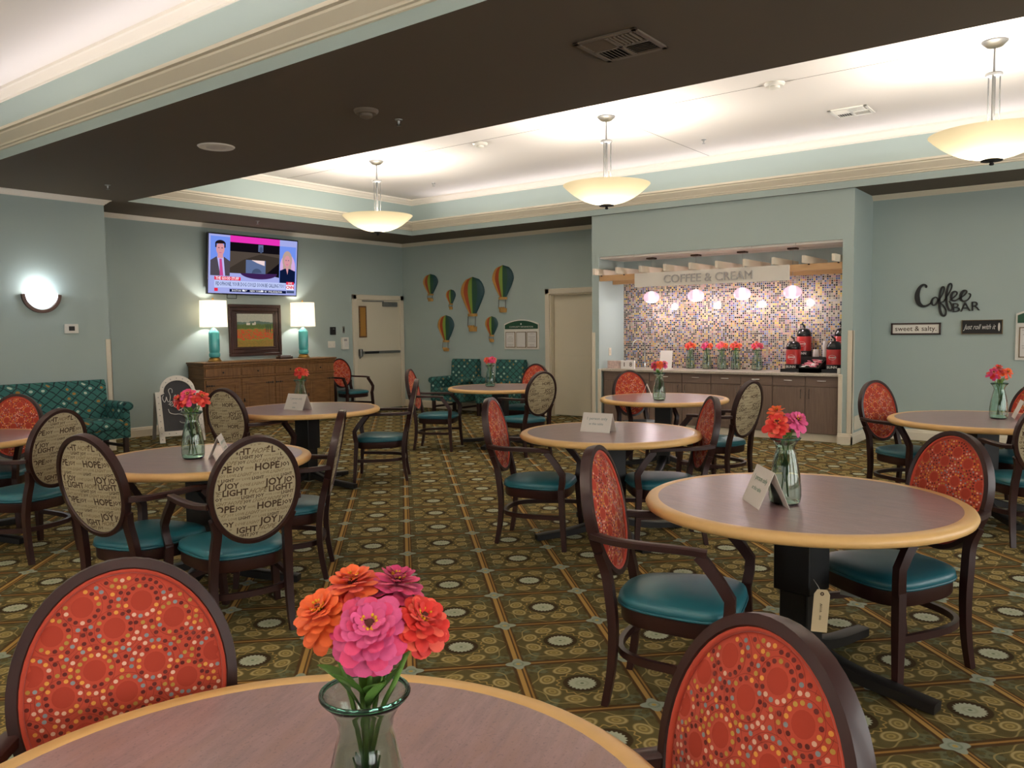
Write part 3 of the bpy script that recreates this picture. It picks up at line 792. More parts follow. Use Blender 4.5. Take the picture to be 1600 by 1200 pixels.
CHAIRS = [
 (-1.423, .708, 333, RED + 'at the rose-pink zinnia table, side toward the chalkboard'),
 (-.603, 1.011, 245, RED + 'between the rose-pink zinnia table and the tagged table'),
 (-1.429, 2.963, 14, RED + 'arm beside tagged table, seat facing its pedestal'),
 (-.806, 3.861, 236, RED + 'pushed deep under tagged table, beside the wall-sign table'),
 (-3.343, 4.671, 21, RED + 'at vaseless table, side toward the chalkboard'),
 (-2.597, 5.184, 220, RED + 'at vaseless table, side toward the coffee bar'),
 (-4.341, 8.126, 327, RED + 'backed toward the bar cabinets, behind bar-front table'),
 (-3.068, 7.257, 169, WRD + 'at bar-front table, side toward airpots'),
 (-7.005, 7.599, 28, RED + 'before green armchairs, side toward exit door'),
 (-5.765, 7.831, 164, WRD + 'at table before the two green armchairs'),
 (-6.693, 9.042, 272, RED + 'between green armchair and word-print chair'),
 (-6.033, 5.745, 221, RED + 'seen edge-on at sideboard table, facing the sideboard'),
 (-6.459, 4.48, 104, WRD + 'at sideboard table, right behind red bouquet'),
 (-4.169, 2.209, 104, WRD + 'at chalkboard-side table, nearer the sofa'),
 (-3.611, 2.399, 164, WRD + 'at chalkboard-side table, largest and squarest to view'),
 (-4.155, 3.129, 224, 'oval-back armchair seen edge-on at chalkboard-side table, beside the aisle'),
 (-5.968, 2.352, 197, WRD + 'at the sofa-side table'),
 (-7.157, 2.608, 310, RED + 'between green sofa and sofa-side table'),
 (-1.492, 7.525, 333, RED + 'under the sweet and salty sign'),
 (-.514, 6.585, 115, WRD + 'at wall-sign table, cut off by photo edge'),
 (-.722, 7.681, 245, RED + 'behind wall-sign table, cut off at photo edge'),
 (-11.085, 9.80, -4, RED + 'against wall between sideboard and exit door'),
]
chair0 = make_chair()
chairs = []
for i, (x, y, a, lab) in enumerate(CHAIRS):
    c = chair0 if i == 0 else dup(chair0)
    place(c, (x, y, 0), radians(a - 90)); c['label'] = lab; c['group'] = 'oval-back dining armchairs'
    chairs.append(c)
# see-through care label hanging below one seat
simple('care_label', '#9aa09a', .5)
MB().box(-.045, .045, -.001, .001, .25, .338, M=Matrix.Translation((.16, .1, 0)) @ Matrix.Rotation(.5, 4, 'Z')).build('care_label', 'care_label', chairs[3], 0)

# ---------------------------------------------------------------- tables
ZTOP = .755
def make_table(r):
    t = thing('round_table', 'x', 'table')
    b = MB().lathe([(0, ZTOP), (r-.055, ZTOP)], 72); b.lathe([(0, ZTOP-.038), (r-.055, ZTOP-.038)], 72); b.build('tabletop', 'laminate', t, 30)
    b = MB().lathe([(r-.056, ZTOP), (r-.05, ZTOP+.0015), (r-.02, ZTOP+.0005), (r-.008, ZTOP-.006), (r, ZTOP-.021), (r-.006, ZTOP-.037), (r-.018, ZTOP-.043), (r-.056, ZTOP-.043), (r-.056, ZTOP)], 72); b.build('edge_band', 'maple', t, 50)
    b = MB(); b.box(-.085, .085, -.085, .085, .36, ZTOP-.06, bev=.004); b.box(-.066, .066, -.066, .066, .05, .37, bev=.004); b.build('column', 'black_metal', t, 0)
    MB().box(-.22, .22, -.22, .22, ZTOP-.06, ZTOP-.038, bev=.003).build('top_plate', 'black_metal', t, 0)
    for k in range(4):
        P = catmull([(.03, 0, .13), (.14, 0, .085), (.30, 0, .052), (.48, 0, .036), (.575, 0, .028)], 3)
        Mz = Matrix.Rotation(k*pi/2, 4, 'Z')
        b = MB().sweep([Mz @ p for p in P], [(-.038, -.024), (.038, -.024), (.038, .018), (.028, .024), (-.028, .024), (-.038, .018)], up=(0, 0, 1), scales=[1.1 - .25*i/(len(P)-1) for i in range(len(P))])
        b.build('foot', 'black_metal', t, 40)
    return t
TABLES = [
 (-.95, .68, .63, 108, 'round laminate table with maple edge under the rose-pink, orange and red zinnias'),
 (-1.107, 3.517, .67, -12, 'round laminate table with a manila tag hanging at its pedestal'),
 (-2.98, 5.08, .655, 55+180, 'round laminate table bearing only a folded card, no vase'),
 (-3.948, 7.857, .68, 20, 'round laminate table standing right before the coffee bar cabinets'),
 (-6.53, 8.32, .685, 15, 'round laminate table in front of the two green armchairs'),
 (-4.43, 2.74, .63, 30, 'round laminate table ringed by three word-print chairs'),
 (-6.40, 5.08, .71, 10, 'round laminate table in front of the wooden sideboard'),
 (-6.82, 2.21, .61, 23, 'round laminate table in front of the green sofa, cut off by photo edge'),
 (-.90, 7.30, .69, 33, 'round laminate table below the Coffee Bar wall lettering'),
]
TB = {}
for i, (x, y, r, a, lab) in enumerate(TABLES):
    t = make_table(r); place(t, (x, y, 0), radians(a)); t['label'] = lab; t['group'] = 'round dining tables'

# manila tag on a string at the second table's column
tg = thing('manila_tag', 'manila paper tag hanging by a string from black table pedestal', 'tag', (-.985, 3.395, .36))
Mt = Matrix.Rotation(radians(30), 4, 'Z') @ Matrix.Rotation(radians(4), 4, 'Y')
b = MB().prism([(-.032, -.13), (.032, -.13), (.032, .03), (.02, .05), (-.02, .05), (-.032, .03)], -.001, .001, M=Mt @ Matrix.Rotation(pi/2, 4, 'X')); pt = b.build('paper', 'tag', tg, 0)
MB().lathe([(.003, 0), (.008, 0)], 12, M=Mt @ Matrix.Rotation(pi/2, 4, 'X') @ Matrix.Translation((0, .032, .0014))).build('eyelet', 'bronze', pt, 0)
b = MB()
for y0, y1 in ((-.01, -.045), (-.06, -.078)):
    pp = [(.004*(1 if i % 2 else -1), y0 + (y1-y0)*i/8, .0022) for i in range(9)]
    b.tube(pp, .0011, 4, M=Mt @ Matrix.Rotation(pi/2, 4, 'X'))
b.build('handwriting', 'word_dark', pt, 0)
MB().tube([(0, 0, .032), (-.02, .02, .055), (-.05, .055, .07)], .0012, 5, M=Matrix.Rotation(0, 4, 'Z')).build('string', 'white_card', tg, 0)

# ---------------------------------------------------------------- vases and zinnias
VPROF = [(0, .004), (.052, .004), (.062, .012), (.0665, .035), (.0655, .07), (.0605, .115), (.051, .16), (.042, .192), (.0375, .208), (.040, .222), (.050, .237), (.0600, .245)]
def make_vase():
    t = thing('glass_vase', 'x', 'vase')
    outer = [(0, 0)] + [(r, z-.004) for r, z in VPROF[1:]]
    inner = [(r-.0035 if r > .01 else 0, z+.004 if i < 2 else z-.003) for i, (r, z) in enumerate(VPROF)][::-1]
    inner[0] = (.058, .2445)
    MB().lathe(outer + [(.061, .246), (.060, .2475)] + inner[1:], 32).build('vase_body', 'vase_glass', t, 60)
    n = 40
    MB().tube([(.0605*cos(2*pi*k/n), .0605*sin(2*pi*k/n), .246) for k in range(n)], .0032, 8, closed=True).build('rim', 'vase_rim_glass', t, 60)
    return t
vase0 = make_vase()
vused = [0]
def vase(x, y, z, lab, s=1.0, group='clear green glass vases'):
    v = vase0 if not vused[0] else dup(vase0)
    vused[0] = 1; place(v, (x, y, z), random.uniform(0, 6)); v.scale = (s, s, 1.13); v['label'] = lab; v['group'] = group
    return v
def petal_mesh(mat, w=.47):
    b = MB(); rows = []
    for t, hw, z in ((0, .06, 0), (.25, .14, .03), (.5, w*.46, .035), (.75, w*.52, .01), (.92, w*.40, -.03), (1.0, w*.16, -.055)):
        rows.append([(t, -hw, z - .10*hw), (t, -hw*.5, z + .01), (t, 0, z - .018), (t, hw*.5, z + .01), (t, hw, z - .10*hw)])
    b.loft(rows, closed=False); return b
PM = {}
def petal_me(c):
    if c not in PM: PM[c] = petal_mesh(c).mesh('petal', 'petal_' + c, 60)
    return PM[c]
PMB = petal_mesh('x')
def zinnia(loc, axis, R, cols, label, n=46, separate=False, group=None, stem_to=None, neck=None):
    """loc: middle of the head; axis: the way the head looks"""
    ax = Vector(axis).normalized()
    q = ax.to_track_quat('Z', 'Y')
    t = thing('zinnia', label, 'flower', loc, 0, group); t.rotation_mode = 'QUATERNION'; t.rotation_quaternion = q
    rnd = random.Random(int(abs(loc[0]*991 + loc[1]*577 + loc[2]*313) * 10))
    joined = MB()
    for i in range(n):
        f = i / (n - 1)                       # 0 outer, 1 inner
        ph = i*2.39996 + rnd.uniform(-.12, .12)
        L = R * (1.02 - .62*f**1.15) * rnd.uniform(.90, 1.08)
        el = radians(-38 + 92*f**.85 + rnd.uniform(-8, 8))
        z = -.28*R + .42*R*f
        M = Matrix.Translation((0, 0, z)) @ Matrix.Rotation(ph, 4, 'Z') @ Matrix.Rotation(-el, 4, 'Y') @ Matrix.Translation((.06*R, 0, 0)) @ Matrix.Rotation(rnd.uniform(-.25, .25), 4, 'X') @ Matrix.Diagonal((L, L*1.15, L, 1))
        if separate:
            o = bpy.data.objects.new('petal', petal_me(cols[i % len(cols)] if f < .8 else cols[0])); COL.objects.link(o); o.parent = t; o.matrix_local = M
        else:
            joined.add(PMB.v, PMB.f, 0 if f > .75 else i % len(cols), M)
    if not separate: joined.build('petals', ['petal_' + c for c in cols], t, 60)
    MB().ell((0, 0, .16*R), .17*R, .17*R, .14*R, 10, 6).build('eye', 'flower_eye', t, 60)
    b = MB()
    for k in range(11 if separate else 7):
        a = 2*pi*k/(11 if separate else 7); rr = .18*R
        b.ell((rr*cos(a), rr*sin(a), .29*R), .05*R, .05*R, .075*R, 6, 4)
    b.build('stamen', 'stamen', t, 60)
    if stem_to is not None:
        inv = q.to_matrix().inverted()
        p1 = inv @ (Vector(stem_to) - Vector(loc)); p0 = Vector((0, 0, -.3*R)); mid = inv @ (Vector(neck) - Vector(loc))
        MB().tube(catmull([p0, (p0 + mid)*.5 + Vector((0, 0, -.012)), mid, p1], 5), .0034, 6).build('stem', 'stem', t, 60)
    return t
def leaf_blade(loc, d, L, W, parent, bend=.3):
    d = Vector(d).normalized(); sd = d.cross(Vector((0, 0, 1)))
    if sd.length < .1: sd = d.cross(Vector((1, 0, 0)))
    sd.normalize(); up = sd.cross(d)
    b = MB(); rows = []
    for t, w in ((0, .1), (.15, .5), (.35, .95), (.55, 1), (.75, .72), (.9, .35), (1, .02)):
        c = Vector(loc) + d*(L*t) - Vector((0, 0, 1))*(bend*L*t*t)
        rows.append([c - sd*(W*w/2) + up*(.08*W), c, c + sd*(W*w/2) + up*(.08*W)])
    b.loft(rows, closed=False); return b.build('leaf', 'leaf', parent, 60)
CR = Vector((.796, .605, 0)); CF = Vector((-.605, .796, 0))        # across and into the room as the photograph looks
def bouquet(x, y, z, spec, who, s=1.0, nf=40, separate=False, leaves=2):
    """spec: list of (dx, dz, toward, R, colours, name); offsets from the middle of the vase rim"""
    base = Vector((x, y, z + .277))
    foot = Vector((x, y, z + .03))
    for k, (dx, dz, dc, R, cols, nm) in enumerate(spec):
        p = base + CR*dx + Vector((0, 0, dz)) - CF*dc
        ax = (p - base + Vector((0, 0, .05)) - CF*(.09 + dc)).normalized()
        fl = zinnia(p, ax, R, cols, '%s zinnia %s' % (nm, who), nf, separate, 'zinnias in vases', stem_to=foot - CR*(dx*.35) + CF*random.uniform(-.015, .015), neck=base + Vector((0, 0, -.045)) + CR*(dx*.2) - CF*(dc*.2))
        bpy.context.view_layer.update()
        if k < leaves:
            inv = fl.matrix_world.inverted()
            for j in range(2 if not separate else 3):
                a = random.uniform(0, 2*pi); lo = base + Vector((0, 0, -.02 + .02*j)) + Vector((cos(a), sin(a), 0))*.006
                sp_ = random.uniform(.5, 1.0); di = Vector((cos(a)*sp_, sin(a)*sp_, 1.0 if j != 1 else .75))
                lb = leaf_blade(lo, di, random.uniform(.075, .10)*s, .030*s, fl, .25)
                for v in lb.data.vertices: v.co = inv @ v.co
            lb = leaf_blade(foot + Vector((0, 0, .06)), Vector((random.uniform(-.2, .2), random.uniform(-.2, .2), 1)), .12*s, .03*s, fl, .05)
            for v in lb.data.vertices: v.co = inv @ v.co
V1 = (-.776, .696)
vase(*V1, ZTOP, 'green-rimmed glass vase holding the fullest zinnia bouquet, on table between red dotted chairs', .93)
bouquet(*V1, ZTOP, [
  (.014, .098, .030, .054, ['pink', 'pink', 'hotpink'], 'large rose-pink'), (.076, .096, .0, .045, ['red', 'red', 'coral'], 'bright red'),
  (-.054, .108, .0, .044, ['orange'], 'drooping orange'), (-.018, .134, -.03, .045, ['orange', 'coral'], 'upright orange'),
  (.038, .130, -.045, .044, ['magenta', 'hotpink'], 'dark magenta')], 'in the fullest bouquet, on table between red dotted chairs', .93, 76, True, 5)
VASES = [
 ((-1.14, 3.39), 'vase of red and pink zinnias beside tilted card on tagged table', [(-.042, .065, .02, .062, ['red', 'coral'], 'scarlet'), (.046, .075, .01, .060, ['pink'], 'rose-pink'), (-.03, .11, -.03, .046, ['orange'], 'small orange')], 'in vase on tagged table'),
 ((-3.86, 7.581), 'vase of mixed zinnias on bar-front table', [(-.05, .09, .01, .05, ['magenta', 'red'], 'crimson'), (0, .1, .03, .05, ['orange'], 'orange'), (.055, .1, 0, .05, ['pink'], 'pink')], 'in vase on bar-front table'),
 ((-6.687, 8.308), 'vase of coral zinnias on table before green armchairs', [(-.045, .08, .01, .05, ['coral', 'red'], 'coral red'), (.03, .085, .02, .055, ['hotpink'], 'coral pink'), (.06, .08, -.02, .045, ['orange'], 'pale orange')], 'in vase before green armchairs'),
 ((-4.436, 2.672), 'vase of red and pink zinnias on table ringed by word-print chairs', [(-.075, .075, .0, .052, ['red'], 'red outer'), (-.01, .105, .02, .06, ['hotpink', 'coral'], 'hot pink'), (.065, .09, .0, .055, ['red', 'coral'], 'scarlet outer')], 'in vase before the chalkboard'),
 ((-6.445, 5.044), 'vase with red zinnia on sideboard table', [(0, .09, .02, .062, ['red', 'coral'], 'red'), (.05, .085, -.02, .045, ['coral'], 'coral')], 'in vase before the sideboard'),
 ((-6.86, 2.44), 'vase of pink zinnias on sofa-side table', [(.03, .08, .01, .055, ['hotpink', 'coral'], 'hot pink'), (-.04, .08, 0, .05, ['orange'], 'orange')], 'in vase before the sofa'),
 ((-.806, 7.384), 'vase of crimson and orange zinnias on wall-sign table', [(-.06, .085, .02, .055, ['magenta', 'red'], 'crimson'), (.05, .09, .02, .055, ['orange', 'coral'], 'orange'), (0, .12, -.02, .05, ['red'], 'red')], 'in vase on wall-sign table'),
]
for (p, lab, spec, who) in VASES:
    vase(*p, ZTOP, lab); bouquet(*p, ZTOP, spec, who, 1.0, 34, False, 2)

# ---------------------------------------------------------------- folded tent cards
def tent_card(x, y, rz, w, h, lab, lines, big=.02, z=ZTOP):
    t = thing('tent_card', lab, 'card', (x, y, z), rz, 'folded table cards')
    hd = h*.42; thick = .0008
    sl = atan2(hd, h); L = hypot(h, hd)
    for s in (-1, 1):
        M = Matrix.Translation((0, s*hd, 0)) @ Matrix.Rotation(s*sl, 4, 'X')
        b = MB().box(-w/2, w/2, -thick, thick, .0005, L, M=M); pn = b.build('panel', 'white_card', t, 0)
        if s < 0:
            b = MB()
            for i, (tx, sz, mt) in enumerate(lines):
                vs, fs = text(tx, sz, 0, 'CENTER', .003, 2)
                sx = min(1, .86*w / max(1e-4, max(v.x for v in vs) - min(v.x for v in vs)))
                Mx = M @ AX((0, -.0016, L*(.70 - .27*i)), (sx, 0, 0), (0, 0, 1), (0, -1, 0))
                b.add(vs, fs, mt, Mx)
            b.build('lettering', ['card_text', 'card_text_grey'], pn, 0)
    return t
LN = [('1 person only', .03, 0), ('at this table', .024, 0)]
tent_card(-1.20, 3.325, radians(-52), .225, .152, 'tilted tent card with green lettering leaning by vase on tagged table', LN)
tent_card(-3.05, 5.03, radians(5), .235, .135, 'tent card with green lettering alone on vaseless table', [('1 person only', .03, 1), ('at this table', .024, 1)])
tent_card(-4.15, 7.86, radians(117), .2, .14, 'tent card standing edge-on on bar-front table', LN)
tent_card(-4.36, 2.80, radians(140), .2, .13, 'tent card curling beside vase before the chalkboard', LN)
tent_card(-6.38, 4.96, radians(4), .26, .15, 'tent card with three printed lines on sideboard table', [('1 person only', .03, 1), ('at this', .022, 1), ('table', .022, 1)])
tent_card(-.66, 7.50, radians(102), .2, .14, 'tent card by vase on wall-sign table', LN)

# ---------------------------------------------------------------- sideboard and what stands on it
SBX0, SBX1, SBY0, SBY1, SBZ = -11.47, -11.05, 6.88, 9.38, 1.06
sb = thing('sideboard', 'long carved oak sideboard with four drawers and four panelled doors', 'sideboard', (-11.26, 8.13, 0))
O = Vector((-11.26, 8.13, 0))
def sbb(b, x0, x1, y0, y1, z0, z1, bev=.004, m=0): return b.box(x0-O.x, x1-O.x, y0-O.y, y1-O.y, z0, z1, m, bev)
b = MB(); sbb(b, SBX0, SBX1, SBY0, SBY1, .10, .97); sbb(b, SBX0, SBX1+.02, SBY0-.02, SBY1+.02, 0, .10); b.build('carcass', 'oak', sb)
b = MB(); sbb(b, SBX0, SBX1+.045, SBY0-.04, SBY1+.04, 1.03, SBZ, .008); sbb(b, SBX0, SBX1+.03, SBY0-.025, SBY1+.025, .995, 1.03, .012); sbb(b, SBX0, SBX1+.015, SBY0-.01, SBY1+.01, .965, .995, .01); b.build('top', 'oak_h', sb)
b = MB(); sbb(b, SBX0, SBX1+.018, SBY0-.012, SBY1+.012, .80, .825, .008); b.build('waist_moulding', 'oak_h', sb)
bw = (SBY1 - SBY0) / 4
for i in range(4):
    y0 = SBY0 + i*bw + .02; y1 = y0 + bw - .04
    b = MB(); sbb(b, SBX1-.005, SBX1+.014, y0, y1, .835, .955, .006); dr = b.build('drawer', 'oak_h', sb)
    b = MB(); q = Vector((SBX1+.014, (y0+y1)/2, .895)) - O
    b.lathe([(0, .022), (.012, .02), (.014, .012), (.006, .004), (.006, 0)], 12, M=Matrix.Translation(q) @ Matrix.Rotation(pi/2, 4, 'Y')); b.build('knob', 'iron', dr)
    b = MB(); sbb(b, SBX1-.005, SBX1+.014, y0, y1, .13, .785, .005); dd = b.build('door', 'oak', sb)
    b = MB()
    fy0, fy1, fz0, fz1 = y0+.09, y1-.09, .22, .695
    sbb(b, SBX1+.012, SBX1+.020, fy0-.02, fy1+.02, fz0-.02, fz0, .003); sbb(b, SBX1+.012, SBX1+.020, fy0-.02, fy1+.02, fz1, fz1+.02, .003)
    sbb(b, SBX1+.012, SBX1+.020, fy0-.02, fy0, fz0, fz1, .003); sbb(b, SBX1+.012, SBX1+.020, fy1, fy1+.02, fz0, fz1, .003)
    sbb(b, SBX1+.008, SBX1+.018, fy0+.03, fy1-.03, fz0+.03, fz1-.03, .008); b.build('raised_panel', 'oak', dd)
    hinge_y = y0 if i % 2 == 0 else y1
    for hz in (.70, .21):
        b = MB(); sg = 1 if i % 2 == 0 else -1
        for k, rr in enumerate((.016, .012, .016, .010)):
            b.ell((SBX1+.018-O.x, hinge_y + sg*(.02+.038*k)-O.y, hz), .005, rr*1.4, rr, 8, 4)
        b.box(SBX1+.015-O.x, SBX1+.02-O.x, min(hinge_y, hinge_y+sg*.15)-O.y, max(hinge_y, hinge_y+sg*.15)-O.y, hz-.005, hz+.005); b.build('strap_hinge', 'iron', dd)
    ly = y1 - .03 if i % 2 == 0 else y0 + .03
    b = MB().ell((SBX1+.02-O.x, ly-O.y, .45), .006, .012, .03, 8, 5); b.box(SBX1+.02-O.x, SBX1+.035-O.x, ly-.004-O.y, ly+.004-O.y, .42, .45); b.build('key_plate', 'iron', dd)
def table_lamp(y, lab):
    t = thing('table_lamp', lab, 'lamp', (-11.25, y, SBZ), 0, 'turquoise table lamps')
    MB().lathe([(0, 0), (.10, 0), (.102, .02), (.085, .03), (.08, .055), (.06, .065), (0, .066)], 24).build('base', 'gold', t)
    MB().lathe([(.05, .063), (.075, .07), (.082, .09), (.083, .12), (.072, .14), (.078, .16), (.08, .20), (.08, .44), (.075, .46), (.03, .51), (.015, .52), (.012, .53)], 24).build('body', 'turquoise', t)
    b = MB().lathe([(.205, .535), (.198, .94), (.195, .94), (.202, .535), (.205, .535)], 36); b.build('lamp_shade', 'shade_cloth', t)
    MB().lathe([(0, .985), (.014, .98), (.016, .965), (.006, .95), (.006, .52)], 10).build('finial', 'gold', t)
    point_light('lamp_bulb', (0, 0, .72), 8, (1, .94, .88), .04, t)
table_lamp(7.20, 'turquoise table lamp with white drum shade, on sideboard end toward the chalkboard')
table_lamp(8.90, 'turquoise table lamp with white drum shade, on sideboard end toward the exit door')
# landscape painting
pic = thing('framed_painting', 'landscape painting of a poppy field in a heavy dark wooden frame', 'painting', (XL+.002, 8.105, 1.54))
b = MB(); W_, H_ = .495, .42
for k, (d0, d1, xx) in enumerate(((0, .05, .05), (.05, .11, .035), (.11, .15, .028))):
    for (y0, y1, z0, z1) in ((-W_+d0, W_-d0, H_-d1, H_-d0), (-W_+d0, W_-d0, -H_+d0, -H_+d1), (-W_+d0, -W_+d1, -H_+d1, H_-d1), (W_-d1, W_-d0, -H_+d1, H_-d1)):
        b.box(0, xx, y0, y1, z0, z1, bev=.006)
b.build('frame', 'dark_frame', pic)
b = MB(); cw, ch_ = W_-.15, H_-.15; g = 8
b.add([(0.02, -cw, -ch_), (.02, cw, -ch_), (.02, cw, ch_), (.02, -cw, ch_)], [(0, 1, 2, 3)]); cv = b.build('canvas', 'painting', pic, 0)
b = MB()
for (y, z, w_, h_) in ((-.17, .085, .07, .035), (-.06, .085, .06, .03), (-.02, .09, .03, .045)): b.box(.02, .0206, y, y+w_, z, z+h_)
b.build('painted_houses', 'white_card', cv, 0)
b = MB()
for y, h_ in ((.21, .14), (.245, .16), (.29, .15)): b.ell((.0203, y, .03), .0005, .011, h_/2, 8, 6)
b.build('painted_cypresses', 'green_stripe', cv, 0)
b = MB().box(-.06, .06, -.13, .13, 0, .045, bev=.006); bx = tag(b.build('wooden_box', 'brown_box', None, loc=(-11.17, 8.44, SBZ)), 'small dark brown carved box lying before the painting on sideboard', 'box')
MB().box(-.045, .045, -.11, .11, .045, .062, bev=.01).build('lid', 'brown_box', bx)

# ---------------------------------------------------------------- television
tv = thing('television', 'wall-mounted television showing a news broadcast with captions', 'television', (-11.36, 8.045, 2.58))
tv.rotation_euler = (0, radians(5), 0)
TW, TH = .853, .475
MB().box(-.03, .012, -TW, TW, -TH, TH, bev=.006).build('housing', 'black_gloss', tv)
MB().box(-.10, -.03, -.25, .25, -.15, .15, bev=.01).build('bracket', 'black_matte', tv)
MB().tube([(-.06, -.45, -TH+.02), (-.06, -.45, -TH-.06), (-.06, -.28, -TH-.06), (-.06, -.28, -TH+.02)], .006, 6).build('cable', 'black_matte', tv)
SCOL = dict(bg='#9fa6e0', blue='#6f8ee6', magenta='#e032b0', dark='#0f0c12', brown='#4d433c', brown2='#3a322c', purple='#3a2050', suit='#4c4650', shirt='#b9b4ee', tie='#c04a8c', skin='#d0929a', hair='#1c1418', navy='#0e1838', blonde='#b49a90', fur='#5a6a90', furhi='#e8d0d0', red='#e02a44', strip='#b9c4f0', ink='#43506e', white='#f0f0fa', lilac='#cfa8d8')
for k, c in SCOL.items(): emitter('tv_' + k, c, .5)
sk = list(SCOL)
sb2 = MB(); lay = [0]
def scr(poly, col):
    """flat picture element; coordinates 0..160 across, 0..90 down"""
    lay[0] += 1; e = .0125 + lay[0]*.00006
    P = [(e, -TW + .02 + (TW*2-.04)*x/160, TH - .02 - (TH*2-.04)*y/90) for x, y in poly]
    sb2.add(P, [tuple(range(len(P)))], sk.index(col))
def rc(x0, y0, x1, y1, c): scr([(x0, y0), (x1, y0), (x1, y1), (x0, y1)], c)
def el(cx, cy, rx, ry, c, n=20, a0=0, a1=2*pi): scr([(cx + rx*cos(a0+(a1-a0)*k/n), cy + ry*sin(a0+(a1-a0)*k/n)) for k in range(n)], c)
def stxt(s_, x, y, size, col, al='LEFT', bold=.01, width=None):
    lay[0] += 1; e = .0125 + lay[0]*.00006
    vs, fs = text(s_, 1, 0, al, bold, 1); kx = (TW*2-.04)/160; kz = (TH*2-.04)/90
    sx = size if width is None else width / (max(v.x for v in vs) - min(v.x for v in vs))
    sb2.add([(e, -TW + .02 + kx*(x + v.x*sx), TH - .02 - kz*y + kz*v.y*size) for v in vs], fs, sk.index(col))
rc(0, 0, 160, 90, 'bg'); rc(36, 0, 126, 12, 'magenta'); rc(36, 10, 126, 58, 'brown'); rc(36, 10, 126, 24, 'dark')
scr([(36, 58), (36, 50), (60, 36), (90, 26), (126, 30), (126, 58)], 'brown2'); scr([(100, 58), (126, 38), (126, 62), (100, 58)], 'dark')
el(88, 56, 34, 10, 'purple', 20, 0, pi)
rc(64, 36, 100, 57, 'fur'); scr([(74, 36), (98, 36), (98, 44), (84, 40)], 'furhi'); el(84, 57, 9, 8, 'ink', 16, pi, 2*pi); rc(86, 11, 95, 22, 'fur'); el(91, 19, 3, 5, 'ink')
rc(3, 3, 36, 63, 'blue'); scr([(3, 63), (3, 40), (13, 34), (26, 34), (36, 40), (36, 63)], 'suit'); scr([(14, 34), (25, 34), (28, 63), (20, 63)], 'shirt'); scr([(18, 37), (22, 37), (25, 63), (19, 63)], 'tie'); rc(15, 28, 24, 36, 'skin'); el(19.5, 22, 7, 10, 'skin'); el(19.5, 14.5, 9, 6, 'hair', 20, pi, 2*pi); rc(10.8, 13.5, 13, 20, 'hair'); rc(26, 13.5, 28.2, 20, 'hair'); rc(15.5, 20, 18, 21, 'hair'); rc(21.2, 20, 23.7, 21, 'hair'); rc(17.5, 27.5, 21.5, 28.3, 'tie')
rc(126, 10, 158, 70, 'blue'); el(142, 44, 15, 22, 'lilac'); el(141, 32, 9.5, 15, 'blonde'); rc(133, 30, 137, 48, 'blonde'); rc(145, 30, 149, 48, 'blonde'); scr([(127, 70), (127, 50), (137, 46), (145, 46), (157, 50), (157, 70)], 'navy'); scr([(138, 44), (144, 44), (142, 56)], 'skin'); el(141, 34, 6, 9.5, 'skin'); rc(137.5, 32, 140, 33, 'ink'); rc(142.2, 32, 144.7, 33, 'ink'); rc(139, 39.2, 143, 40, 'tie')
rc(10, 64, 55, 69.5, 'red'); stxt('THE GOOD STUFF', 12, 66.9, 6.2, 'white', 'LEFT', .02, 40); rc(10, 70, 138, 81, 'strip'); stxt('FIDOPHONE, YOUR DOG COULD SOON BE CALLING YOU', 12, 75.6, 8.6, 'ink', 'LEFT', .015, 124)
rc(140, 68, 155, 72.5, 'red'); stxt('LIVE', 147.5, 70.3, 4.4, 'white', 'CENTER'); rc(140, 73, 155, 81, 'white'); stxt('CNN', 147.5, 77, 7, 'red', 'CENTER', .04)
rc(10, 82, 16, 87, 'red'); rc(36, 83, 140, 87.5, 'navy'); stxt('BOSTON     57\u00b0', 40, 85.3, 4, 'white'); stxt('NEW YORK     46\u00b0', 72, 85.3, 4, 'white'); stxt('PHILADELPHIA', 106, 85.3, 4, 'white'); rc(141, 82.5, 156, 86.5, 'ink'); 
for cx in (60.5, 94.5): el(cx, 85, 2.6, 1.2, 'white'); el(cx-.8, 84.4, 1.3, 1.2, 'white')
sb2.build('screen', ['tv_' + k for k in sk], tv, 0)

# ---------------------------------------------------------------- wall fittings on the tv and sofa walls
def plate(name, lab, cat, Mx, w_, h_, d, mat, extra=None, bev=.004):
    t = MB().box(-w_/2, w_/2, -h_/2, h_/2, 0, d, bev=bev).build(name, mat); t.matrix_world = Mx
    tag(t, lab, cat)
    for nm, (x0, x1, y0, y1, z0, z1), mt in (extra or []): MB().box(x0, x1, y0, y1, z0, z1, bev=.001).build(nm, mt, t)
    return t
plate('card_reader', 'black card reader box on wall between lamp and exit door', 'reader', on_left(9.74, 1.515), .11, .14, .04, 'black_matte', [('indicator', (-.02, .02, .03, .04, .04, .043), 'steel')])
plate('switch_plate', 'white triple light switch plate below the black card reader', 'switch', on_left(9.715, 1.27), .17, .12, .008, 'white_plastic', [('toggle', (x-.012, x+.012, -.03, .03, .008, .016), 'white_plastic') for x in (-.05, 0, .05)])
plate('keypad', 'white keypad phone unit beside the exit door frame', 'keypad', on_left(10.01, 1.285), .15, .22, .05, 'white_plastic', [('display', (-.04, .03, .04, .08, .05, .053), 'grey_letter'), ('key_block', (-.03, .05, -.07, .02, .05, .053), 'paper')])
plate('metal_plate', 'small grey metal plate above the white keypad', 'plate', on_left(10.005, 1.535), .06, .12, .008, 'steel', [('slot', (-.008, .008, -.03, .03, .008, .012), 'black_matte')])
plate('thermostat', 'white thermostat with dark screen on the wall by the sconce', 'thermostat', AX((XS, 4.715, 1.575), (0,1,0), (0,0,1), (1,0,0)), .165, .115, .025, 'white_plastic', [('display', (-.035, .035, -.025, .03, .025, .028), 'black_matte')])
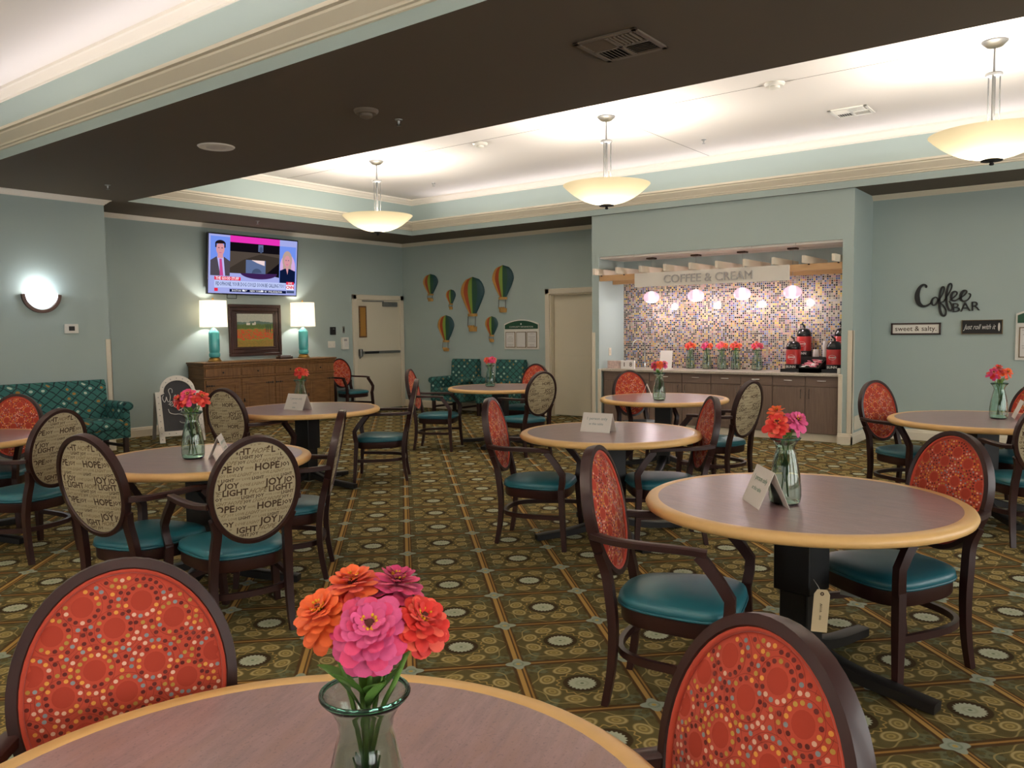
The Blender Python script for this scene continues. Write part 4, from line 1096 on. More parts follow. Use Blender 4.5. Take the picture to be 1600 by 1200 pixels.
sc_ = thing('wall_sconce', 'half-bowl wall sconce with a bronze rim, glowing cool white', 'sconce', (XS, 4.385, 1.99))
b = MB()
for k in range(0, 11):
    pass
rings = []
for i in range(9):
    a = pi*.5*i/8
    rr, zz = .185*cos(a), -.175*sin(a)
    rings.append([(max(.0, rr*sin(pi*j/16))*.62 + .012, -rr*cos(pi*j/16), zz + .01) for j in range(17)])
b.loft(rings, closed=False); b.build('bowl', 'sconce_glass', sc_, 60)
P = [(.012, -.205*cos(pi*j/24), -.205*sin(pi*j/24)) for j in range(25)]
MB().sweep(P, [(-.02, -.012), (.02, -.012), (.02, .02), (-.02, .02)], up=(1, 0, 0)).build('rim', 'bronze', sc_)
MB().ell((.07, -.05, .03), .05, .085, .045, 12, 8).build('bulb', 'bulb', sc_)
point_light('sconce_bulb', (.10, -.04, .05), 4, (.80, .90, 1.0), .05, sc_)

# ---------------------------------------------------------------- balloons on the back wall
def balloon(x, R, zt, zn, zb, lab):
    t = thing('balloon_plaque', lab, 'balloon', (x, YB-.006, zb), 0, 'hot-air balloon wall plaques')
    hgt = zt - zn; z0 = zn - zb
    prof = []
    for i in range(15):
        f = i / 14; z = z0 + hgt*(1 - f)
        a = f
        if a < .42: r = R*sqrt(max(0, 1 - ((.42-a)/.42)**2))
        else: q = (a-.42)/.58; r = R*(1 - .80*q**1.35*(1 - .12*q))
        prof.append((r, z))
    for k, mt in enumerate(('cream_stripe', 'rust_stripe', 'lime_stripe', 'green_stripe', 'teal_stripe')):
        e0, e1 = (-1, -.60, -.22, .14, .56, 1)[k:k+2]
        a0, a1 = 2*pi - math.acos(e0), 2*pi - math.acos(e1)
        b = MB().lathe(prof, 5, a0=a0, a1=a1, M=Matrix.Diagonal((1, .24, 1, 1))); b.build('gore', mt, t, 60)
    rn = prof[-1][0]; bh = hgt*.07
    b = MB().lathe([(rn*.9, z0-bh), (rn*1.25, z0-bh), (rn*1.3, z0), (rn*1.0, z0+.004)], 14, a0=pi, a1=2*pi, M=Matrix.Diagonal((1, .7, 1, 1))); b.build('skirt_band', 'basket', t, 40)
    bw_ = rn*1.15; bt = max((z0-bh)*.32, .05)
    for s in (-1, 1): MB().tube([(s*rn*1.05, -rn*.4, z0-bh), (s*bw_*.95, -rn*.5, bt)], max(.004, R*.02), 5).build('rope', 'brown_box', t)
    b = MB().lathe([(0, 0), (bw_*.9, 0), (bw_, bt*.9), (bw_*1.06, bt), (bw_*.9, bt), (0, bt*.9)], 14, a0=pi, a1=2*pi, M=Matrix.Diagonal((1, .7, 1, 1)))
    bs = b.build('basket', 'basket', t, 40)
    for s in (-.55, 0, .55): MB().ell((s*bw_, -bw_*.55, bt*1.0), bw_*.25, bw_*.25, bw_*.3, 8, 5).build('sandbag', 'basket', bs)
balloon(-9.685, .285, 2.48, 1.80, 1.475, 'largest striped hot-air balloon plaque, in the middle of the cluster')
balloon(-8.972, .245, 2.655, 2.08, 1.81, 'tall striped balloon plaque hanging highest, above the notice board')
balloon(-10.735, .195, 2.585, 2.20, 2.06, 'striped balloon plaque hanging nearest the exit door')
balloon(-10.22, .125, 2.27, 2.00, 1.89, 'smallest striped balloon plaque, beside the largest one')
balloon(-10.355, .21, 1.79, 1.31, 1.105, 'medium striped balloon plaque hanging lowest, above green armchair')
balloon(-9.245, .152, 1.748, 1.405, 1.278, 'small striped balloon plaque between the largest one and notice board')
# notice boards with arched green header
def board(x0, x1, z0, zs, zt, y, lab, head, body):
    cx = (x0+x1)/2; t = thing('notice_board', lab, 'notice board', (cx, y, z0))
    hw = (x1-x0)/2
    def arch(d, n=14):
        top = [(hw-d - (2*(hw-d))*k/n, (zs-z0) + ((zt-zs)*(1-(1-2*k/n)**2)) - d) for k in range(n+1)]
        return [(-hw+d, d), (hw-d, d)] + top
    Mx = AX((0, 0, 0), (1,0,0), (0,0,1), (0,-1,0))
    MB().prism(arch(0), 0, .02, M=Mx).build('backing', 'white_plastic', t, 0)
    zb = (zs - z0)*.80
    n = 14; d = .018
    top = [(hw-d - (2*(hw-d))*k/n, (zs-z0) + ((zt-zs)*(1-(1-2*k/n)**2)) - d) for k in range(n+1)]
    hd = MB().prism([(-hw+d, zb), (hw-d, zb)] + top, .02, .026, M=Mx).build('header', 'green_board', t, 0)
    b = MB()
    if head:
        vs, fs = text(head, .04, 0, 'CENTER', .0); b.add(vs, fs, M=Mx @ Matrix.Translation((0, zb + .035, .0275)))
    b.box(-.012, .012, -.0285, -.0265, zb+.075, zb+.10); b.build('header_lettering', 'white_plastic', hd, 0)
    if body:
        for k in range(3):
            w3 = (2*hw-.05)/3; a = -hw + .025 + k*w3 + .012
            MB().prism([(a, .03), (a+w3-.024, .03), (a+w3-.024, zb-.05), (a, zb-.05)], .02, .03, M=Mx).build('document_frame', 'word_light', t, 0)
            pp = MB().prism([(a+.012, .042), (a+w3-.036, .042), (a+w3-.036, zb-.062), (a+.012, zb-.062)], .03, .032, M=Mx).build('document', 'paper', t, 0)
            if k != 1:
                b = MB()
                for r_ in range(9):
                    if r_ in (1, 6): continue
                    wd = random.uniform(.03, .08); zz = zb - .09 - r_*.027
                    b.box((a+w3/2-.012)-wd, (a+w3/2-.012)+wd, -.0335, -.032, zz, zz+.007)
                b.build('printed_lines', 'grey_letter', pp, 0)
    return t
board(-8.945, -8.185, 1.15, 1.60, 1.675, YB, 'white notice board with arched green header and three documents by the door', 'COMMUNITY INFORMATION', True)
board(-1.105, -.35, 1.06, 1.62, 1.70, YB, 'notice board with green header beside the wall signs, cut off by photo edge', '', True)

# ---------------------------------------------------------------- upholstered seats
def rbox(b, x0, x1, y0, y1, z0, z1, bev=.04, m=0, M=None): return b.box(x0, x1, y0, y1, z0, z1, m, bev, M)
def upholstered(t, w_, d, h_back, seat_z, arm_z, ncush=1):
    """faces +y locally, back at -d/2"""
    hw = w_/2; aw = .11
    b = MB()
    # back: leaning slab with rolled top
    sec = [(-d/2, .25), (-d/2+.0, h_back-.05), (-d/2+.03, h_back), (-d/2+.09, h_back), (-d/2+.125, h_back-.05), (-d/2+.16, seat_z+.05), (-d/2+.2, seat_z-.02), (-d/2+.2, .25)]
    b.loft([[(x, y, z) for y, z in sec] for x in (-hw+aw*.6, hw-aw*.6)], capa=True, capb=True); b.build('back', 'sofa_fabric', t, 50)
    cw = (w_ - 2*aw) / ncush
    for k in range(ncush):
        b = MB(); x0 = -hw + aw + k*cw
        rings = []
        for dd, z in ((.015, seat_z-.13), (0, seat_z-.11), (0, seat_z-.03), (.02, seat_z-.005), (.06, seat_z), (.14, seat_z+.008)):
            rings.append([(x0+dd, -d/2+.14+dd*.5, z), (x0+cw-dd, -d/2+.14+dd*.5, z), (x0+cw-dd, d/2-dd, z), (x0+dd, d/2-dd, z)])
        b.loft(rings, capa=True, capb=True); b.build('seat_cushion', 'sofa_fabric', t, 60)
    b = MB(); b.box(-hw+.02, hw-.02, -d/2+.02, d/2-.03, .22, seat_z-.12, bev=.015); b.build('seat_base', 'sofa_fabric', t, 40)
    for s in (-1, 1):
        b = MB(); cx = s*(hw-aw*.5)
        b.box(cx-aw*.42, cx+aw*.42, -d/2+.05, d/2-.02, .22, arm_z-.05, bev=.015)
        ring = []
        for k in range(14):
            a = 2*pi*k/14; ring.append((.072*cos(a) + s*.018, .058*sin(a)))
        b.loft([[(cx+x*q, y, arm_z-.055+z*q) for x, z in ring] for y, q in ((-d/2+.05, 1), (d/2-.03, 1), (d/2-.01, .93), (d/2, .7))], capa=True, capb=True)
        b.build('arm', 'sofa_fabric', t, 50)
        for sy in (-1, 1):
            MB().box(s*(hw-.06)-.027, s*(hw-.06)+.027, sy*(d/2-.06)-.027, sy*(d/2-.06)+.027, 0, .23, bev=.004).build('leg', 'sofa_leg', t)
        MB().box(s*(hw-.06)-.014, s*(hw-.06)+.014, -d/2+.06, d/2-.06, .10, .135, bev=.003).build('stretcher', 'sofa_leg', t)
so = thing('sofa', 'dark green diamond-patterned upholstered sofa against the wall under the sconce', 'sofa', (-10.125, 4.25, 0), -pi/2)
upholstered(so, 1.72, .62, .93, .46, .665, 2)
for x, lab in ((-9.78, 'green patterned armchair against back wall, nearer the exit door'), (-8.72, 'green patterned armchair against back wall, under the notice board')):
    t = thing('armchair', lab, 'armchair', (x, 11.17, 0), pi, 'green patterned armchairs'); upholstered(t, .74, .68, .97, .46, .655, 1)

# ---------------------------------------------------------------- welcome chalkboard
ws = thing('chalkboard_sign', 'white framed A-frame chalkboard reading Welcome beside the sideboard', 'sign', (-10.50, 5.84, 0), atan2(.95, .3))
# local: x across the board, y = back, z up; leaning back
tilt = Matrix.Rotation(radians(-17), 4, 'X')
bwid, sh_, top_ = .60, .72, .95
def arch_poly(d):
    L_, R_ = d, bwid-d; n = 16; out = [(L_, .10+d if d else 0)]
    out = [(L_, .09 + d), (R_, .09 + d), (R_, sh_-d*.6), (R_-.05, sh_-d*.3)]
    rr = (bwid/2-.07-d*.6)
    for k in range(n+1):
        a = pi*k/n; out.append((bwid/2 + rr*cos(a), sh_+.02-d*.4 + (top_-sh_-.02-d*.6)*sin(a)))
    out += [(L_+.05, sh_-d*.3), (L_, sh_-d*.6)]
    return out
o_, i_ = arch_poly(0), arch_poly(.07)
fl = lambda p, y: tilt @ Vector((p[0], y, p[1]))
b = MB(); n = len(o_); vs = [fl(p, -.018) for p in o_] + [fl(p, -.018) for p in i_] + [fl(p, .012) for p in o_] + [fl(p, .012) for p in i_]
fs = []
for k in range(n):
    l = (k+1) % n; fs += [(k, l, n+l, n+k), (2*n+k, 3*n+k, 3*n+l, 2*n+l), (k, 2*n+k, 2*n+l, l), (n+k, n+l, 3*n+l, 3*n+k)]
b.add(vs, fs)
for x0 in (0, bwid-.07): b.box(x0, x0+.07, -.018, .012, 0, .17, M=tilt)
fr = b.build('frame', 'white_card', ws, 0)
b = MB()
for z in [.05 + .085*k for k in range(8)]:
    for x in (.035, bwid-.035): b.ell((x, -.019, z), .008, .003, .008, 8, 4, M=tilt)
for x in (.13, .22, .31, .40, .48): b.ell((x, -.019, .125), .008, .003, .008, 8, 4, M=tilt)
for k in range(1, 8):
    a = pi*k/8; b.ell((bwid/2 + .21*cos(a), -.019, sh_-.01+.2*sin(a)), .008, .003, .008, 8, 4, M=tilt)
b.build('stud', 'grey_letter', fr)
MB().add([fl(p, .0) for p in i_] + [fl(p, .008) for p in i_], [tuple(range(n)), tuple(range(n, 2*n))[::-1]]).build('slate', 'chalk', ws, 0)
b = MB()
def chalk(pts, r=.0045):
    P = [fl((.07 + (x-985)/430*.47, .17 + (925-y)/650*.70), -.003) for x, y in pts]
    b.tube(catmull(P, 5), r, 5)
chalk([(1020, 455), (1003, 490), (1022, 545), (1042, 520), (1052, 478), (1062, 535), (1085, 540), (1100, 470), (1085, 400), (1105, 370), (1130, 385), (1125, 430)])
chalk([(1068, 575), (1100, 582), (1118, 555), (1100, 545), (1085, 575), (1095, 600), (1125, 595), (1165, 500), (1170, 465), (1150, 470), (1140, 560), (1150, 625), (1175, 620)])
chalk([(1205, 620), (1185, 605), (1172, 640), (1190, 665), (1212, 650)]); chalk([(1235, 640), (1215, 660), (1225, 690), (1250, 680), (1250, 650), (1235, 640)])
chalk([(1255, 720), (1262, 680), (1270, 720), (1285, 690), (1290, 735), (1308, 700), (1312, 745)]); chalk([(1312, 750), (1345, 735), (1335, 715), (1315, 745), (1325, 775), (1350, 768)])
chalk([(1060, 640), (1075, 690), (1130, 712), (1190, 715), (1245, 745), (1272, 790), (1250, 832), (1205, 830), (1182, 810)])
b.build('chalk_lettering', 'chalk_white', ws)
t2 = Matrix.Rotation(radians(17), 4, 'X')
for x0 in (.015, bwid-.06):
    M2 = Matrix.Translation((0, .55, 0)) @ t2
    MB().box(x0, x0+.045, -.012, .012, 0, .70, M=M2).build('back_leg', 'grey_letter', ws, 0)

# ---------------------------------------------------------------- coffee bar
CF_Y = 10.72           # face of the cabinets
BX = [-6.40, -5.62, -5.10, -4.66, -4.227, -3.788, -3.354, -2.925]
def bar_cabinet(x0s, lab, handles):
    x0, x1 = x0s[0], x0s[-1]; cx = (x0+x1)/2
    t = thing('bar_cabinet', lab, 'cabinet', (cx, 11.05, 0), 0, 'coffee bar cabinets')
    MB().box(x0-cx, x1-cx, CF_Y+.02-11.05, NYB-11.05-.005, .10, .85).build('carcass', 'cabinet_v', t, 0)
    MB().box(x0-cx, x1-cx, CF_Y+.03-11.05, CF_Y+.05-11.05, 0, .10).build('plinth', 'trim', t, 0)
    for i in range(len(x0s)-1):
        a, c = x0s[i]-cx+.004, x0s[i+1]-cx-.004; y0 = CF_Y-11.05
        d = MB().box(a, c, y0, y0+.02, .715, .846, bev=.002).build('drawer', 'cabinet', t, 0)
        m = (a+c)/2
        MB().tube([(m-.055, y0, .79), (m-.055, y0-.022, .79), (m+.055, y0-.022, .79), (m+.055, y0, .79)], .005, 6).build('handle', 'chrome', d)
        d = MB().box(a, c, y0, y0+.02, .104, .707, bev=.002).build('door', 'cabinet_v', t, 0)
        hx = c-.05 if handles[i] > 0 else a+.05
        MB().tube([(hx, y0, .68), (hx, y0-.022, .68), (hx, y0-.022, .56), (hx, y0, .56)], .005, 6).build('handle', 'chrome', d)
bar_cabinet(BX[0:2], 'grey-brown bar cabinet below the calendar blocks, behind red dotted chair', [1])
bar_cabinet(BX[1:4], 'grey-brown double bar cabinet below the sink', [1, -1])
bar_cabinet(BX[3:6], 'grey-brown double bar cabinet below the counter vases', [1, -1])
bar_cabinet(BX[5:8], 'grey-brown double bar cabinet below the red airpots', [1, -1])
CTZ = .89
ctop = MB().box(NX0+.002, NX1-.002, CF_Y-.045, NYB-.002, .852, CTZ, bev=.005)
tag(ctop.build('countertop', 'granite'), 'speckled granite countertop along the coffee bar niche', 'countertop')
# faucet
fa = thing('faucet', 'chrome gooseneck faucet at the bar sink', 'faucet', (-6.0, 11.30, CTZ))
MB().lathe([(0, 0), (.03, 0), (.03, .015), (.018, .025), (.016, .07), (0, .07)], 14).build('base', 'chrome', fa)
MB().tube(catmull([(0, 0, .05), (0, 0, .33), (-.03, -.03, .41), (-.09, -.07, .43), (-.14, -.11, .39), (-.155, -.12, .32)], 5), .011, 8).build('spout', 'chrome', fa)
MB().tube([(.02, 0, .06), (.07, 0, .08)], .007, 6).build('lever', 'chrome', fa)
# calendar blocks and sheet holder
def block(x, y, w_, h_, lab, txts, rz=0, mat='paper'):
    t = thing('counter_block_sign', lab, 'sign', (x, y, CTZ), rz, 'counter block signs')
    bo = MB().box(-w_/2, w_/2, -.03, .03, 0, h_, bev=.003).build('block', mat, t, 0)
    for s_, dx, sz in txts:
        vs, fs = text(s_, sz, .0005, 'CENTER', .01); b = MB().add(vs, fs, M=AX((dx, -.0306, h_*.5), (1,0,0), (0,0,1), (0,-1,0))); b.build('numeral', 'word_dark', bo, 0)
block(-6.02, 10.80, .21, .125, 'white calendar block showing 1 8 beside the faucet', [('1', -.05, .09), ('8', .05, .09)], radians(14))
simple('pink_marble', '#c9b0a8', .4, var=.5, vscale=30)
block(-6.24, 10.79, .22, .12, 'pinkish patterned block sign at the counter corner', [], radians(8), 'pink_marble')
sh = thing('sheet_holder', 'blank white sheet in upright holder leaning by the mosaic', 'holder', (-5.56, 11.12, CTZ))
MB().box(-.10, .10, -.004, .004, 0, .27, M=Matrix.Rotation(radians(-9), 4, 'X')).build('sheet', 'paper', sh, 0)
MB().box(-.10, .10, -.03, .06, 0, .004).build('foot', 'white_plastic', sh, 0)
plate('switch_plate', 'cream switch plate on the niche side wall above the counter', 'switch', AX((NX0, 10.98, 1.14), (0,-1,0), (0,0,1), (1,0,0)), .075, .12, .008, 'trim', [('toggle', (-.012, .012, -.03, .03, .008, .014), 'trim')])
# five vases on the counter
CV = [(-5.20, 11.22), (-4.93, 11.20), (-4.70, 11.20), (-4.49, 11.20), (-4.17, 11.18)]
CS = [[('red', 'coral'), ('orange', 'red')], [('magenta', 'hotpink'), ('orange', 'coral')], [('hotpink', 'coral'), ('orange', 'coral')], [('red', 'coral'), ('orange', 'red')], [('red', 'hotpink'), ('magenta', 'red')]]
WHO = ['counter vase nearest the sheet holder', 'second counter vase from the sheet holder', 'middle vase of the five on the bar counter', 'second counter vase from the airpots', 'wide counter vase nearest the airpots']
for (x, y), cs, wh in zip(CV, CS, WHO):
    vase(x, y, CTZ, 'glass vase of zinnias, ' + wh, 1.05 if wh[0] != 'w' else 1.15)
    bouquet(x, y, CTZ, [(-.045, .07, .01, .055, list(cs[0]), 'deep pink-red'), (.05, .07, .01, .055, list(cs[1]), 'orange-red'), (0, .10, -.02, .05, list(cs[0]), 'upper')], 'in ' + wh, 1.05, 24, False, 1)
# airpots on racks
def rack(x, lab):
    t = thing('airpot_rack', lab, 'rack', (x, 11.10, CTZ), 0, 'airpot racks')
    MB().box(-.13, .13, -.24, .06, 0, .03, bev=.004).build('drip_tray', 'black_gloss', t)
    MB().box(-.12, .12, .07, .27, 0, .20, bev=.005).build('riser', 'black_matte', t)
    MB().box(-.13, .13, -.25, -.236, 0, .045, bev=.003).build('front_rail', 'black_gloss', t)
def airpot(x, y, z, lab):
    t = thing('coffee_airpot', lab, 'airpot', (x, y, z), 0, 'red coffee airpots')
    MB().lathe([(0, 0), (.10, 0), (.103, .01), (.103, .07), (.098, .075), (0, .075)], 24).build('base', 'black_matte', t)
    bo = MB().lathe([(.096, .074), (.096, .26), (.09, .275), (0, .275)], 24).build('body', 'airpot_red', t)
    b = MB()
    for k in range(9):
        a0 = -pi/2 - .5 + k/9*1.0; a1 = a0 + 1.0/9
        for zz0, zz1 in ((.163, .175),): b.add([(.0965*cos(a), .0965*sin(a), z_) for a, z_ in ((a0, zz0), (a1, zz0), (a1, zz1), (a0, zz1))], [(0, 1, 2, 3)])
    for q in range(20):
        a = 2*pi*q/20; a2 = 2*pi*(q+1)/20
        f = lambda a, k_: (.0965*cos(-pi/2 + .52*k_*cos(a)), .0965*sin(-pi/2 + .52*k_*cos(a)), .169 + .032*k_*sin(a))
        b.add([f(a, 1), f(a2, 1), f(a2, .9), f(a, .9)], [(0, 1, 2, 3)])
    b.build('label', 'paper', bo, 0)
    vs, fs = text('BUNN', .045, 0, 'CENTER', .02); b = MB().add([(v.x, -.104, .04 + v.y) for v in vs], fs); b.build('base_lettering', 'paper', t, 0)
    lid = MB().lathe([(.094, .272), (.097, .285), (.092, .32), (.075, .355), (.06, .37), (.03, .38), (0, .38)], 24).build('lid', 'black_gloss', t)
    MB().lathe([(.045, .0), (.045, .03), (0, .035)], 14, M=Matrix.Translation((-.0, -.05, .30)) @ Matrix.Rotation(pi/2, 4, 'X')).build('spout', 'black_matte', lid)
    MB().tube([(0, .03, .37), (-.01, .05, .41), (-.045, .03, .445)], .013, 7).build('pump_lever', 'black_gloss', lid)
rack(-3.60, 'black airpot rack on counter beside the vases'); rack(-3.06, 'black airpot rack in counter corner by the niche wall')
airpot(-3.60, 10.99, CTZ+.03, 'red airpot on front tray of the rack beside the vases'); airpot(-3.55, 11.27, CTZ+.20, 'red airpot raised on riser of the rack beside the vases')
airpot(-3.07, 10.99, CTZ+.03, 'red airpot on front tray in the niche corner'); airpot(-3.05, 11.27, CTZ+.20, 'red airpot raised on riser in the niche corner')
ob = thing('condiment_bin', 'open black condiment bin between the airpot racks', 'bin', (-3.335, 10.94, CTZ))
b = MB(); w2, d2_, h2 = .125, .16, .12
b.box(-w2, w2, -d2_, d2_, 0, .06); b.box(-w2, w2, -d2_, -d2_+.006, 0, .075); b.box(-w2, w2, d2_-.006, d2_, 0, h2+.08); [b.loft([[(x_, -d2_, z_), (x_, d2_, z_ if not z_ else z_ + .09)] for z_ in (0, .075)] + [[(x_+.006, -d2_, z_), (x_+.006, d2_, z_ if not z_ else z_ + .09)] for z_ in (.075, 0)], closed=False) for x_ in (-w2, w2-.006)]; b.build('bin', 'black_matte', ob, 0)
rnd = random.Random(5); b = MB()
for k in range(40):
    py_ = rnd.uniform(-.13, .10); M = Matrix.Translation((-3.335 + rnd.uniform(-.085, .085), 10.94 + py_, CTZ + .076 + (py_+.13)*.34 + .02*rnd.random())) @ Matrix.Rotation(rnd.uniform(0, 3), 4, 'Z') @ Matrix.Rotation(rnd.uniform(-.5, .5), 4, 'X')
    b.box(-.028, .028, -.018, .018, -.003, .003, 0 if rnd.random() < .65 else 1, M=M)
o = tag(b.build('sweetener_packets', ['pink_packet', 'paper'], None, 0), 'heap of pink and white sweetener packets in black bin', 'packets'); o['kind'] = 'stuff'
tag(MB().box(-.11, .11, -.07, .07, 0, .19, bev=.004).build('cup_caddy', 'black_matte', None, loc=(-3.30, 11.20, CTZ)), 'plain black cup caddy behind the condiment bin', 'caddy')
def cups(x, y, z, n, lab):
    t = thing('paper_cup_stack', lab, 'cups', (x, y, z))
    for k in range(n):
        MB().lathe([(.04, 0), (.042, .004), (.032, .085), (0, .085)], 16).build('cup', 'paper', t, 40, loc=(0, 0, .022*k))
cups(-3.365, 11.20, CTZ+.19, 2, 'short stack of white paper cups between the airpots'); cups(-3.24, 11.20, CTZ+.19, 7, 'tall stack of white paper cups between the airpots')
plate('sugar_tin', 'small pale tin at counter end by the airpots', 'tin', AX((-2.935, 10.74, CTZ), (1,0,0), (0,1,0), (0,0,1)), .04, .05, .07, 'white_plastic')
# pergola and sign board
pg = thing('pergola', 'wooden pergola of pale rafters on two pine beams in the bar niche', 'pergola', (-4.667, 10.9, 2.2))
po = Vector((-4.667, 10.9, 2.2))
for y, z0 in ((10.70, .015), (11.10, -.02)): MB().box(NX0-po.x+.003, NX1-po.x-.003, y-.03-po.y, y+.03-po.y, z0, .10, bev=.004).build('beam', 'pine', pg)
for k in range(10):
    x = -6.395 + k*.3855
    if k == 9: x = -2.945
    MB().box(x-.02-po.x, x+.02-po.x, 10.44-po.y, 11.40-po.y, .10, .192, bev=.003).build('rafter', 'pine_white', pg)
    MB().box(x-.012-po.x, x+.012-po.x, 10.665-po.y, 10.672-po.y, .085, .10).build('clip', 'iron', pg, 0)
sg = thing('coffee_sign', 'long white sign board with grey raised COFFEE & CREAM lettering', 'sign', (-4.67, 10.605, 2.095))
MB().box(-1.13, 1.13, 0, .022, 0, .203, bev=.003).build('sign_board', 'white_card', sg)
def raised(body, parent, mat, place_m, height, width, depth, name='letter'):
    """one object per raised letter of a line, the whole line fitted to the given width"""
    allv, _ = text(body, 1, 0, 'LEFT', 0, 3); full = max(v.x for v in allv) - min(v.x for v in allv); x0 = min(v.x for v in allv)
    for i, ch in enumerate(body):
        if ch == ' ': continue
        cv, cf = text(ch, 1, depth/height, 'LEFT', 0, 3); pv, _ = text(body[:i+1], 1, 0, 'LEFT', 0, 3)
        dx = max(v.x for v in pv) - max(v.x for v in cv) - x0 - full/2
        b = MB().add([((v.x + dx)*width/full, v.y*height, v.z*height) for v in cv], cf, M=place_m); b.build(name, mat, parent, 0)
raised('COFFEE & CREAM', sg, 'sign_grey', AX((-.005, -.010, .092), (1, 0, 0), (0, 0, 1), (0, -1, 0)), .165, 1.30, .009)
# bar pendants
def m_clear():
    m = bpy.data.materials.new('clear_pink_glass'); m.use_nodes = True; MATS['clear_pink_glass'] = m
    nt = m.node_tree; b = nt.nodes['Principled BSDF']; b.inputs['Base Color'].default_value = H('#f6e0ea'); b.inputs['Roughness'].default_value = .15
    b.inputs['Transmission Weight'].default_value = .45; b.inputs['Emission Color'].default_value = H('#f0c8dc'); b.inputs['Emission Strength'].default_value = .15
m_clear()
for x, wh in ((-5.745, 'nearest the calendar blocks'), (-5.03, 'above the sheet holder'), (-4.335, 'above the counter vases'), (-3.635, 'nearest the airpots')):
    t = thing('bar_pendant', 'oval glass pendant lamp over the bar counter, ' + wh, 'pendant', (x, 11.03, NZ), 0, 'bar pendant lamps')
    MB().box(-.06, .06, -.06, .06, -.025, 0, bev=.004).build('canopy', 'bronze', t)
    MB().tube([(0, 0, -.02), (0, 0, -.50)], .003, 6).build('cord', 'steel', t)
    MB().lathe([(.02, -.50), (.07, -.515), (.11, -.55), (.122, -.59), (.11, -.635), (.075, -.665), (.03, -.672)], 24).build('glass_shade', 'clear_pink_glass', t, 60)
    MB().lathe([(0, -.52), (.025, -.525), (.028, -.59), (.022, -.64), (0, -.65)], 12).build('bulb', 'bar_bulb', t, 60)
    point_light('bar_bulb', (0, 0, -.72), 5.5, (1, .88, .90), .05, t)

# ---------------------------------------------------------------- wall signs by the bar
def script_xy(cx, cy):
    return (-2.223 + (cx-248)/8*.0073, 2.0 - ((cy + (cx-248)*.04) - 136)/8*.0081)
cs_ = thing('coffee_bar_lettering', 'black cut-out wall lettering reading Coffee BAR in script', 'sign', (-1.87, YB, 1.8))
y_ = -.012
def ink2(pts, rs): 
    """flat strokes: width follows rs, depth fixed"""
    P = []
    for q in pts:
        X, Z = script_xy(q[0], q[1]); P.append(Vector((X+1.87, y_, Z-1.8)))
    P = catmull(P, 6); n = len(P); rings = []
    for i, p in enumerate(P):
        a, c = P[max(0, i-1)], P[min(n-1, i+1)]; t = (c-a).normalized(); sd = Vector((t.z, 0, -t.x))
        f = i/(n-1)*(len(rs)-1); j = min(int(f), len(rs)-2); w_ = rs[j] + (rs[j+1]-rs[j])*(f-j)
        rings.append([p - sd*w_ + Vector((0, -.010, 0)), p + sd*w_ + Vector((0, -.010, 0)), p + sd*w_ + Vector((0, .011, 0)), p - sd*w_ + Vector((0, .011, 0))])
    MB().loft(rings, capa=True, capb=True).build('letter', 'black_matte', cs_, 0)
ink2([(378, 158), (385, 135), (350, 118), (305, 150), (275, 220), (272, 290), (292, 352), (335, 388), (385, 388), (430, 362), (455, 335)], [.010, .012, .010, .016, .026, .030, .026, .018, .012, .008, .007])
ink2([(500, 275), (468, 298), (455, 340), (472, 374), (505, 368), (530, 328), (525, 285), (498, 274)], [.007, .010, .013, .009, .010, .010, .008, .007])
ink2([(535, 335), (585, 250), (608, 185), (602, 145), (577, 160), (558, 230), (552, 330), (562, 430), (590, 495), (625, 503), (640, 460), (622, 405), (590, 362), (562, 345), (600, 330), (625, 300)], [.007, .006, .007, .008, .010, .012, .013, .013, .012, .011, .009, .007, .006, .006, .006, .006])
ink2([(620, 310), (672, 220), (702, 150), (694, 106), (664, 122), (642, 200), (638, 300), (652, 385), (682, 436), (708, 430), (714, 390), (690, 340), (668, 322)], [.006, .006, .007, .008, .010, .012, .013, .012, .010, .009, .008, .007, .006])
ink2([(680, 312), (738, 270), (768, 228), (752, 202), (716, 215), (697, 265), (708, 308), (748, 316), (800, 282)], [.006, .007, .008, .008, .012, .014, .012, .009, .006])
ink2([(798, 290), (850, 255), (884, 216), (878, 190), (845, 196), (818, 240), (818, 298), (852, 322), (900, 303), (930, 262), (930, 232), (908, 228)], [.006, .007, .008, .009, .013, .016, .014, .010, .008, .008, .008, .006])
X, Z = script_xy(885, 395)
raised('BAR', cs_, 'black_matte', AX((X+1.87, y_, Z-1.8), (1, 0, .06), (-.05, 0, 1), (0, -1, 0)), .165, .30, .010)
def plaque(x0, x1, z0, z1, lab, fmat, bmat, tmat, s_, slant=0, fw=.016):
    t = thing('wall_plaque', lab, 'sign', ((x0+x1)/2, YB, (z0+z1)/2)); hw, hh = (x1-x0)/2, (z1-z0)/2
    b = MB()
    for q in ((-hw, hw, hh-fw, hh), (-hw, hw, -hh, -hh+fw), (-hw, -hw+fw, -hh, hh), (hw-fw, hw, -hh, hh)): b.box(q[0], q[1], -.03, 0, q[2], q[3], bev=.002)
    b.build('frame', fmat, t, 0)
    pn = MB().box(-hw+fw, hw-fw, -.018, 0, -hh+fw, hh-fw).build('panel', bmat, t, 0)
    vs, fs = text(s_, 1, 0, 'CENTER', .0 if slant else .005, 3); wd = max(v.x for v in vs) - min(v.x for v in vs)
    sx = (2*hw - 2*fw - (.06 if not slant else .09)) / wd; sz = hh*1.15 if not slant else hh*1.0
    b = MB().add(vs, fs, M=AX((0 if not slant else -.02, -.0188, 0), (sx, 0, 0), (slant*sz, 0, sz), (0, -1, 0)))
    if slant: b.ell((hw-fw-.03, -.019, 0), .012, .001, hh*.6, 8, 6)
    b.build('lettering', tmat, pn, 0)
